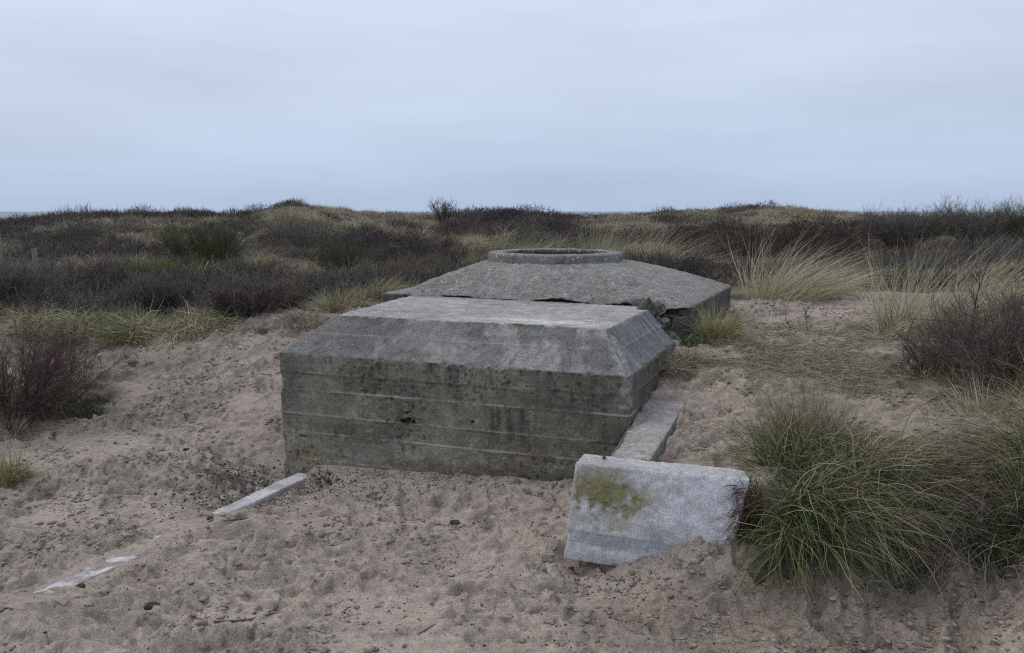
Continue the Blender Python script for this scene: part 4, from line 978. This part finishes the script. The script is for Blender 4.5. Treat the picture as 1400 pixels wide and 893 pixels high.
# --- shell grit and dark drift bits by the kerb, and thin litter over the sand
def bits(name, spots, smin, smax, mat, label, tint):
    V = []; Fq = []; T = []; nn = 0
    tet = np.array([(1, 0, 0), (-1, 0, 0), (0, 1, 0), (0, -1, 0), (0, 0, .6), (0, 0, -.6)]); tf = np.array([(0, 2, 4), (2, 1, 4), (1, 3, 4), (3, 0, 4), (2, 0, 5), (1, 2, 5), (3, 1, 5), (0, 3, 5)])
    for (px, py, sx, sy, k) in spots:
        c_ = hit(px, py); P = np.c_[rng.normal(c_[0], sx, k), rng.normal(c_[1], sy, k)]
        q = (P[:, 0] - ORG[0]) * UU[0] + (P[:, 1] - ORG[1]) * UU[1]; q2 = (P[:, 0] - ORG[0]) * VV[0] + (P[:, 1] - ORG[1]) * VV[1]
        P = P[~((q > -.02) & (q < 2.75) & (q2 > -.01) & (q2 < 4)) & ~((np.abs(q - .19) < .08) & (q2 > -.95) & (q2 < 0))]
        z_ = ground_z(P[:, 0], P[:, 1]); k = len(P)
        zi = Zi(P[:, 0], P[:, 1])
        sz = rng.uniform(smin, smax, (k, 1, 1)) * rng.uniform(.5, 1.3, (k, 1, 3)); a = rng.random(k) * 6.28
        v = tet[None] * sz; ca, sa = np.cos(a)[:, None], np.sin(a)[:, None]
        v = np.stack([v[..., 0] * ca - v[..., 1] * sa, v[..., 0] * sa + v[..., 1] * ca, v[..., 2]], -1) + np.c_[P, zi + smin * .4][:, None, :]
        V.append(v.reshape(-1, 3)); Fq.append((tf[None] + (np.arange(k) * 6)[:, None, None] + nn).reshape(-1, 3)); nn += k * 6
        T.append(np.repeat(np.clip(rng.normal(tint[0], tint[1], k), 0, 1), 6))
    o_ = mesh_obj(name, np.concatenate(V), None, M[mat], None, tint=np.concatenate(T), F3=np.concatenate(Fq), smooth=False)
    return tag(o_, label, 'grit', kind='stuff')
Zg = Z.reshape(sh)
def Zi(px_, py_):
    """height of the real sand surface"""
    i = np.clip(np.searchsorted(gx, px_) - 1, 0, len(gx) - 2); j = np.clip(np.searchsorted(gy, py_) - 1, 0, len(gy) - 2)
    fx = (px_ - gx[i]) / (gx[i + 1] - gx[i]); fy = (py_ - gy[j]) / (gy[j + 1] - gy[j])
    return (Zg[j, i] * (1 - fx) + Zg[j, i + 1] * fx) * (1 - fy) + (Zg[j + 1, i] * (1 - fx) + Zg[j + 1, i + 1] * fx) * fy
P = np.c_[rng.uniform(-4.2, 3.4, 80000), rng.uniform(2.65, 8.2, 80000)]
pn = fbm(P / .35, 3, 700); pm = fbm(P / .09, 2, 701)
P = P[(pn + .5 * pm + rng.normal(0, .15, len(P)) > .16)]
q = (P[:, 0] - ORG[0]) * UU[0] + (P[:, 1] - ORG[1]) * UU[1]; q2 = (P[:, 0] - ORG[0]) * VV[0] + (P[:, 1] - ORG[1]) * VV[1]
P = P[~((q > -.05) & (q < 2.75) & (q2 > -.03) & (q2 < 4)) & ~((q > 2.2) & (q2 > -.95) & (q < 3.15) & (q2 < .6)) & ~((np.abs(q - .19) < .1) & (q2 > -2.4) & (q2 < 0))]
k = len(P); ico = bmesh.new(); bmesh.ops.create_icosphere(ico, subdivisions=1, radius=1)
iv = np.array([v.co for v in ico.verts]); fi = np.array([[v.index for v in f.verts] for f in ico.faces]); ico.free()
r_ = .0030 + .012 * rng.random(k) ** 3.0
v = iv[None] * (1 + .35 * rng.normal(size=(k, len(iv), 1)).clip(-1.2, 1.2)) * r_[:, None, None] * np.array([1.3, 1, .5]) * rng.uniform(.6, 1.4, (k, 1, 3))
a = rng.random(k) * 6.28; ca, sa = np.cos(a)[:, None], np.sin(a)[:, None]
v = np.stack([v[..., 0] * ca - v[..., 1] * sa, v[..., 0] * sa + v[..., 1] * ca, v[..., 2]], -1) + np.c_[P, Zi(P[:, 0], P[:, 1]) + r_ * .25][:, None]
cc = np.array([.37, .307, .25]) * rng.uniform(.62, 1.08, (k, 1)); cc = np.repeat(cc, len(iv), 0)
tag(mesh_obj('sand_clods', v.reshape(-1, 3), None, M['sand'], col=cc, F3=(fi[None] + (np.arange(k) * len(iv))[:, None, None]).reshape(-1, 3), smooth=True), 'small damp sand clods kicked up over the trampled sand', 'sand clods', kind='stuff')
bits('dark_grit', [(350, 668, .22, .16, 1100), (330, 690, .2, .12, 450)], .004, .012, 'grit', 'dark drift grit gathered behind the pale kerb by the bunker corner', (.15, .25))
bits('shell_grit', [(450, 665, .25, .12, 700), (520, 665, .4, .15, 450), (640, 660, .5, .15, 260), (830, 770, .16, .1, 160)], .003, .009, 'grit', 'pale shell grit strewn on the sand along the bunker wall foot', (.6, .3))
bits('sand_crumbs', [(500, 780, 1.3, .6, 700), (200, 700, 1.2, .7, 500), (900, 830, .9, .3, 260), (200, 560, 1.0, .8, 300)], .003, .008, 'grit', 'scattered dark crumbs and shell bits over the trampled sand', (.3, .35))
s = Soup(); n = 420; P = np.c_[rng.uniform(-4, 3.2, n), rng.uniform(2.7, 7.8, n), np.zeros(n)]
q = (P[:, 0] - ORG[0]) * UU[0] + (P[:, 1] - ORG[1]) * UU[1]; q2 = (P[:, 0] - ORG[0]) * VV[0] + (P[:, 1] - ORG[1]) * VV[1]
P = P[~((q > -.1) & (q < 2.75) & (q2 > -.05) & (q2 < 4)) & ~((q > 2.2) & (q2 > -1) & (q < 3.2) & (q2 < .6))]; n = len(P)
P[:, 2] = Zi(P[:, 0], P[:, 1]) + .006; D = rng.normal(0, 1, (n, 3)); D[:, 2] = np.abs(D[:, 2]) * .1
s.blades(P, D, rng.uniform(.03, .14, n), .0028, rng.normal(0, .5, (n, 3)) * np.array([1, 1, .1]), 3, rng.random(n), True)
n = 900; c_ = hit(1150, 830); P = np.c_[rng.normal(c_[0], .5, n), rng.normal(c_[1], .22, n), np.zeros(n)]; P[:, 2] = Zi(P[:, 0], P[:, 1]) + .006; D = rng.normal(0, 1, (n, 3)); D[:, 2] = np.abs(D[:, 2]) * .15
s.blades(P, D, rng.uniform(.03, .12, n), .0025, rng.normal(0, .5, (n, 3)) * np.array([1, 1, .1]), 3, rng.random(n), False)
tag(s.build('twig_litter', M['twig_tan']), 'thin dry twigs and straw bits littered over the open sand', 'litter', kind='stuff')

# --- single sticks, clods and stones one can point at
def stick(pts, r, label, mat='stick'):
    P = np.array([[*hit(px, py)[:2], 0] for px, py in pts]); P[:, 2] = Zi(P[:, 0], P[:, 1]) + r * .8
    base = P[0].copy(); cu = bpy.data.curves.new('stick', 'CURVE'); cu.dimensions = '3D'
    sp = cu.splines.new('POLY'); sp.points.add(len(P) - 1)
    for i, (a, p) in enumerate(zip(sp.points, P - base)): a.co = (*p, 1); a.radius = 1 - .6 * i / len(P)
    cu.bevel_depth = r; cu.bevel_resolution = 2
    tmp = bpy.data.objects.new('tmp', cu); COL.objects.link(tmp)
    me = bpy.data.meshes.new_from_object(tmp.evaluated_get(bpy.context.evaluated_depsgraph_get())); bpy.data.objects.remove(tmp)
    me.materials.clear(); me.materials.append(M[mat])
    o_ = bpy.data.objects.new('stick', me); COL.objects.link(o_); o_.location = base; tag(o_, label, 'stick')
stick([(293, 858), (320, 852), (345, 848), (372, 840), (390, 834)], .006, 'longest dry stick lying flat on the sand in the lower left foreground')
stick([(368, 838), (376, 828), (383, 820), (382, 810)], .004, 'short curved dry twig just above the longest stick in lower left')
stick([(0, 841), (8, 836), (17, 838)], .005, 'small dark twig at left photo edge beside the kerb end')
stick([(340, 716), (322, 722), (306, 728)], .006, 'dark stub of wood on the sand below the kerb front end')
stick([(560, 872), (590, 862), (620, 858)], .003, 'thin pale straw on the sand at bottom centre')
def clod(px, py, s_, label, mat='clod', nm='clod', cat='clod', seed=0):
    p = hit(px, py); z_ = float(Zi(np.array([p[0]]), np.array([p[1]]))[0])
    tag(rock(nm, (s_, s_ * .8, s_ * .6), M[mat], None, (p[0], p[1], z_ + s_ * .3), seed, 3, .45), label, cat)
clod(111, 802, .016, 'dark clod at the upper end of the kerb visible in lower left', seed=1)
clod(208, 832, .028, 'crumbly dark clod on the sand right of the lower left kerb', seed=2)
clod(622, 717, .026, 'dark clod in the trampled sand below the bunker wall middle', seed=3)
clod(287, 714, .018, 'dark clod touching the front tip of the pale kerb', seed=4)
clod(462, 657, .013, 'small dark clod beside the root tangle at bunker wall', seed=5)
clod(486, 659, .010, 'smaller dark clod right of the one beside the root tangle', seed=6)
clod(255, 622, .02, 'dark clod on the sand slope left of bunker corner', seed=7)
clod(707, 660, .022, 'flat grey stone on sand at the foot of the bunker wall', 'rubble', 'stone', 'stone', 8)
clod(722, 679, .024, 'grey stone slab below the flat stone, nearer the white block', 'rubble', 'stone', 'stone', 9)
clod(738, 678, .016, 'small grey stone right beside the grey slab near white block', 'rubble', 'stone', 'stone', 10)
clod(750, 770, .035, 'pale crumbled mortar lump left of the white block foot', 'rubble', 'stone', 'stone', 11)
clod(780, 768, .020, 'rusty brick bit under the white block lower left corner', 'brick', 'brick_fragment', 'brick', 12)
clod(1078, 806, .026, 'brown brick fragment in the sand below the big grass clump', 'brick', 'brick_fragment', 'brick', 13)
clod(1212, 885, .03, 'dark tussock clod at the bottom edge right of centre', seed=14)

# --- old fence posts in the heath at left
for px, py, ph, pw, lab in [(3, 404, 84, 8, 'tall weathered wooden fence post at the left photo edge'), (51, 404, 64, 8, 'shorter weathered fence post right of the tall edge post'), (133, 404, 40, 8, 'stubby pale fence post in front of the dark thorn bush')]:
    c_ = hit(px, py); r_, ht = size(pw * .5, ph, c_)
    bm = bmesh.new(); bmesh.ops.create_cone(bm, segments=10, radius1=r_, radius2=r_ * .92, depth=ht + .3, cap_ends=True)
    bmesh.ops.subdivide_edges(bm, edges=[e_ for e_ in bm.edges if abs(e_.verts[0].co.z - e_.verts[1].co.z) > .1], cuts=8)
    for v in bm.verts:
        q = fbm(np.array([v.co]) * 6, 2, 3)[0]; v.co.x += .012 * q; v.co.y += .012 * q; v.co.z += (ht - .3) / 2 + (.02 * v.co.x / r_ if v.co.z > 0 else 0)
    me = bpy.data.meshes.new('fence_post'); bm.to_mesh(me); bm.free(); me.materials.append(M['post'])
    o_ = bpy.data.objects.new('fence_post', me); COL.objects.link(o_); o_.location = (c_[0], c_[1], gz(c_)); o_.rotation_euler = (.03, .04, 0)
    tag(o_, lab, 'fence post', 'old fence posts in the heath')

# ------------------------------------------------------------------ far heath: uncountable thicket and dune grass
NS = 8200
tn = rng.uniform(-.92, .92, NS); Y_ = np.exp(rng.uniform(math.log(9.0), math.log(95), NS)); X_ = tn * Y_
GZ = ground_z(X_, Y_); PX, PY, _ = project(np.c_[X_, Y_, GZ + .3])
P2s = np.c_[X_, Y_]
zone_n = fbm(P2s / np.array([7, 7]), 3, 900); zone_f = fbm(P2s / 2.0, 2, 901)
def ell(cx, cy, rx, ry): return (((PX - cx) / rx) ** 2 + ((PY - cy) / ry) ** 2) < 1
keep = (vn(P2s / 3.0, 903) < 2)
# leave the sand and mound clear
keep &= ~((Y_ < 10.5) & (X_ > 2.75)) & ~((Y_ < 9.3) & (X_ > .3)) & ~((Y_ < 9.6) & (X_ > -1.2)) & ~((Y_ < 9.3) & (X_ < -1.2) & (PY > 425))
typ = np.where(zone_n + .5 * zone_f > .22, 'g', np.where(zone_n - .6 * zone_f < -.3, 's', 'p'))
typ = np.where(ell(470, 300, 150, 24) | ell(1030, 292, 140, 18) | ell(660, 328, 50, 12), np.where(zone_f > -.35, 'g', 'p'), typ)
typ = np.where(ell(560, 345, 90, 20) | ell(690, 300, 100, 17) | ell(230, 291, 120, 9), 'p', typ)
mid_ = rng.random(NS)
typ = np.where(ell(230, 318, 210, 26), np.where(zone_f + .9 * (mid_ - .5) > .12, 'g', np.where(zone_f < -.2, 's', 'p')), typ)
typ = np.where((Y_ < 16) & (PX < 640), np.where(mid_ < .22, 'g', np.where(mid_ < .5, 's', 'p')), typ)
typ = np.where((typ == 'p') & (mid_ > .86), 's', typ)
typ = np.where((PX > 930) & (PX < 1230) & (PY > 303) & (PY < 350), 'r', typ)
typ = np.where((PX > 1180) & (PY < 335) & (PY > 296) & (typ == 'g'), 's', typ)
for (nm, px, py, pw, ph, mt, lab, kw) in SH:
    if 'sapling' in nm or py > 445: continue
    c_ = hit(px, py); wd_, ht = size(pw, ph, c_)
    dd_ = np.hypot(X_ - c_[0], (Y_ - c_[1]) / 1.3)
    front = (Y_ < c_[1]) & (Y_ > c_[1] * .72) & (np.abs(X_ / Y_ - c_[0] / c_[1]) < wd_ * .5 / c_[1])
    keep &= ~(dd_ < wd_ * .45 + .1) & ~(front & (rng.random(NS) < .5))
for (nm, px, py, pw, ph, mt, n_, ln_, lab, kw) in GR:
    if py > 460: continue
    c_ = hit(px, py); wd_, ht = size(pw, ph, c_); keep &= ~(np.hypot(X_ - c_[0], Y_ - c_[1]) < wd_ * .5 + .15)
    front = (Y_ < c_[1]) & (Y_ > c_[1] * .75) & (np.abs(X_ / Y_ - c_[0] / c_[1]) < wd_ * .55 / c_[1]); keep &= ~front
for px, py, ph in ((3, 404, 62), (51, 404, 44), (133, 404, 28)):
    c_ = hit(px, py); keep &= ~((Y_ < c_[1] + .3) & (np.abs(X_ / Y_ - c_[0] / c_[1]) < 14 / F_PX) & (Y_ > c_[1] * .8))
def mass(name, key, mats, per, Hf, Rf, wf, up, label, bendz, tint=(0, 1), seg=2, dome=.75, ls=.5):
    k = keep & (typ == key); n = int(k.sum())
    if not n: return
    cx, cy = X_[k], Y_[k]; H = Hf * rng.uniform(.4, 1.0, n) ** 1.0 * rng.uniform(.7, 1.55, n) * (.55 + .45 * sstep(9, 26, cy)) * (1 - .32 * sstep(30, 44, cy)); R = Rf * rng.uniform(.7, 1.3, n) * (.55 + .45 * sstep(9, 30, cy) + .7 * sstep(25, 70, cy))
    i = np.repeat(np.arange(n), per); m_ = len(i)
    P = disc(m_, 1.0); out = P.copy(); P = P * R[i][:, None] * .8; P[:, 0] += cx[i]; P[:, 1] += cy[i]; P[:, 2] = ground_z(P[:, 0], P[:, 1]) - .03
    q = np.sqrt(np.clip(1 - (out[:, :2] ** 2).sum(1), 0, 1))
    up_h = dome * np.sqrt(rng.random(m_)) * H[i] * q; P[:, 2] += up_h
    D = out * .6 + rng.normal(0, .5, (m_, 3)) + np.array([0, 0, up]); L = H[i] * rng.uniform(.5, 1.1, m_) * ls * (.5 + .5 * q)
    wd = wf * (.35 + cy[i] / 26)
    s = Soup(); tt_ = np.clip(rng.random(m_) ** 1.6 * .62 + rng.random(n)[i] ** 1.5 * .48, 0, 1); tt_ = tint[0] + (tint[1] - tint[0]) * tt_
    s.blades(P, D, L, wd, np.array([.15, 0, bendz]) + rng.normal(0, .35, (m_, 3)), seg, tt_, False, .1)
    tag(s.build(name, M[mats]), label, 'heath', kind='stuff')
mass('dark_thicket', 'p', 'twig_purple', 210, .70, .85, .010, .8, 'dark purple-brown leafless thicket covering the dune heath', .15)
mass('red_thicket', 'r', 'twig_red', 200, .7, .9, .011, .9, 'dark red-brown thicket filling the hollow right of the bunker', .15, (0, .6))
mass('grey_scrub', 's', 'twig_grey', 200, .65, .8, .009, .8, 'grey-brown scrub mixed among the dark heath thicket', .1, (0, .85))
mass('dune_grass', 'g', 'dune_grass', 230, .50, .55, .009, .5, 'pale yellowish dune grass on the hillocks and slopes behind the bunker', -1.0, seg=3, dome=.4, ls=.9)

n = 90000; Yc = np.exp(rng.uniform(math.log(8.7), math.log(60), n)); Xc = rng.uniform(-.9, .9, n) * Yc
k = ~((Yc < 9.5) & (Xc > .2)) & ~((Yc < 10.4) & (Xc > 2.75) & (Xc < 6)) & ~((Yc < 9.2) & (Xc > -2.4))
Xc, Yc = Xc[k], Yc[k]; n = len(Xc); P = np.c_[Xc, Yc, ground_z(Xc, Yc) - .02]
D = rng.normal(0, .6, (n, 3)) + np.array([.15, 0, .7]); s = Soup()
tn_ = np.clip(.45 + .5 * fbm(P[:, :2] / 1.1, 3, 950) + rng.normal(0, .22, n), 0, 1)
s.blades(P, D, rng.uniform(.10, .30, n) * (.8 + .2 * Yc / 12), .0055 * (.4 + Yc / 14), rng.normal(0, .4, (n, 3)) + np.array([.2, 0, -.8]), 3, tn_, False, .1)
tag(s.build('low_heath_grass', M['straw']), 'short withered grass covering the ground between heath bushes', 'heath', kind='stuff')

# ------------------------------------------------------------------ sky, light, camera
SUN_EL, SUN_AZ = math.radians(52), math.radians(-60)
wd = bpy.data.worlds.new('World'); scene.world = wd; wd.use_nodes = True
nt = wd.node_tree; nt.nodes.clear()
out = nt.nodes.new('ShaderNodeOutputWorld'); bg = nt.nodes.new('ShaderNodeBackground'); nt.links.new(bg.outputs[0], out.inputs[0])
sky = nt.nodes.new('ShaderNodeTexSky'); sky.sky_type = 'NISHITA'; sky.sun_disc = False
sky.sun_elevation = SUN_EL; sky.sun_rotation = SUN_AZ; sky.air_density = 1.2; sky.dust_density = 4
tc = nt.nodes.new('ShaderNodeTexCoord')
mp = nt.nodes.new('ShaderNodeMapping'); mp.inputs['Scale'].default_value = (1.6, 1.6, 9)
nt.links.new(tc.outputs['Generated'], mp.inputs[0])
cn = nt.nodes.new('ShaderNodeTexNoise'); cn.inputs['Scale'].default_value = 1.3; cn.inputs['Detail'].default_value = 5; cn.inputs['Roughness'].default_value = .5
nt.links.new(mp.outputs[0], cn.inputs['Vector'])
sep = nt.nodes.new('ShaderNodeSeparateXYZ'); nt.links.new(tc.outputs['Generated'], sep.inputs[0])
rp = nt.nodes.new('ShaderNodeValToRGB'); el = rp.color_ramp.elements
K = 10.0
def sc(c_): return tuple(v * .1 * K / 10 for v in c_)
el[0].position, el[0].color = .0, (.49, .60, .80, 1)
el[1].position, el[1].color = .45, (.70, .78, .94, 1)
e_ = el.new(.09); e_.color = (.56, .66, .84, 1)
e_ = el.new(.18); e_.color = (.62, .71, .885, 1)
e_ = el.new(.27); e_.color = (.66, .75, .93, 1)
nt.links.new(sep.outputs[2], rp.inputs[0])
f = maprange(nt, cn.outputs[0], .3, .7, .90, 1.085)
vm = nt.nodes.new('ShaderNodeVectorMath'); vm.operation = 'SCALE'; nt.links.new(rp.outputs[0], vm.inputs[0]); nt.links.new(f, vm.inputs['Scale'])
v2 = nt.nodes.new('ShaderNodeVectorMath'); v2.operation = 'SCALE'; nt.links.new(vm.outputs[0], v2.inputs[0]); v2.inputs['Scale'].default_value = 10.0
nt.links.new(mix(nt, .93, sky.outputs[0], v2.outputs[0]), bg.inputs[0])
bg.inputs[1].default_value = .1

sl = bpy.data.lights.new('sun', 'SUN'); sl.energy = .9; sl.angle = math.radians(35); sl.color = (1, .95, .87)
so = bpy.data.objects.new('sun', sl); COL.objects.link(so)
d = Vector((math.sin(SUN_AZ) * math.cos(SUN_EL), math.cos(SUN_AZ) * math.cos(SUN_EL), math.sin(SUN_EL)))
so.rotation_euler = d.to_track_quat('Z', 'Y').to_euler()

cam = bpy.data.cameras.new('camera'); cam.sensor_width = 36; cam.lens = 36 * F_PX / 1400; cam.clip_end = 60000; cam.clip_start = .05
co_ = bpy.data.objects.new('camera', cam); COL.objects.link(co_); co_.location = (0, 0, EYE); co_.rotation_euler = (math.pi / 2 - TH, 0, 0)
scene.camera = co_
scene.cycles.use_denoising = False
scene.cycles.max_bounces = 5; scene.cycles.diffuse_bounces = 3
scene.cycles.pixel_filter_type = 'BLACKMAN_HARRIS'; scene.cycles.filter_width = 1.15
vs_ = scene.view_settings; vs_.view_transform = 'Standard'; vs_.look = 'None'; vs_.gamma = 1; vs_.exposure = 0; vs_.use_curve_mapping = False
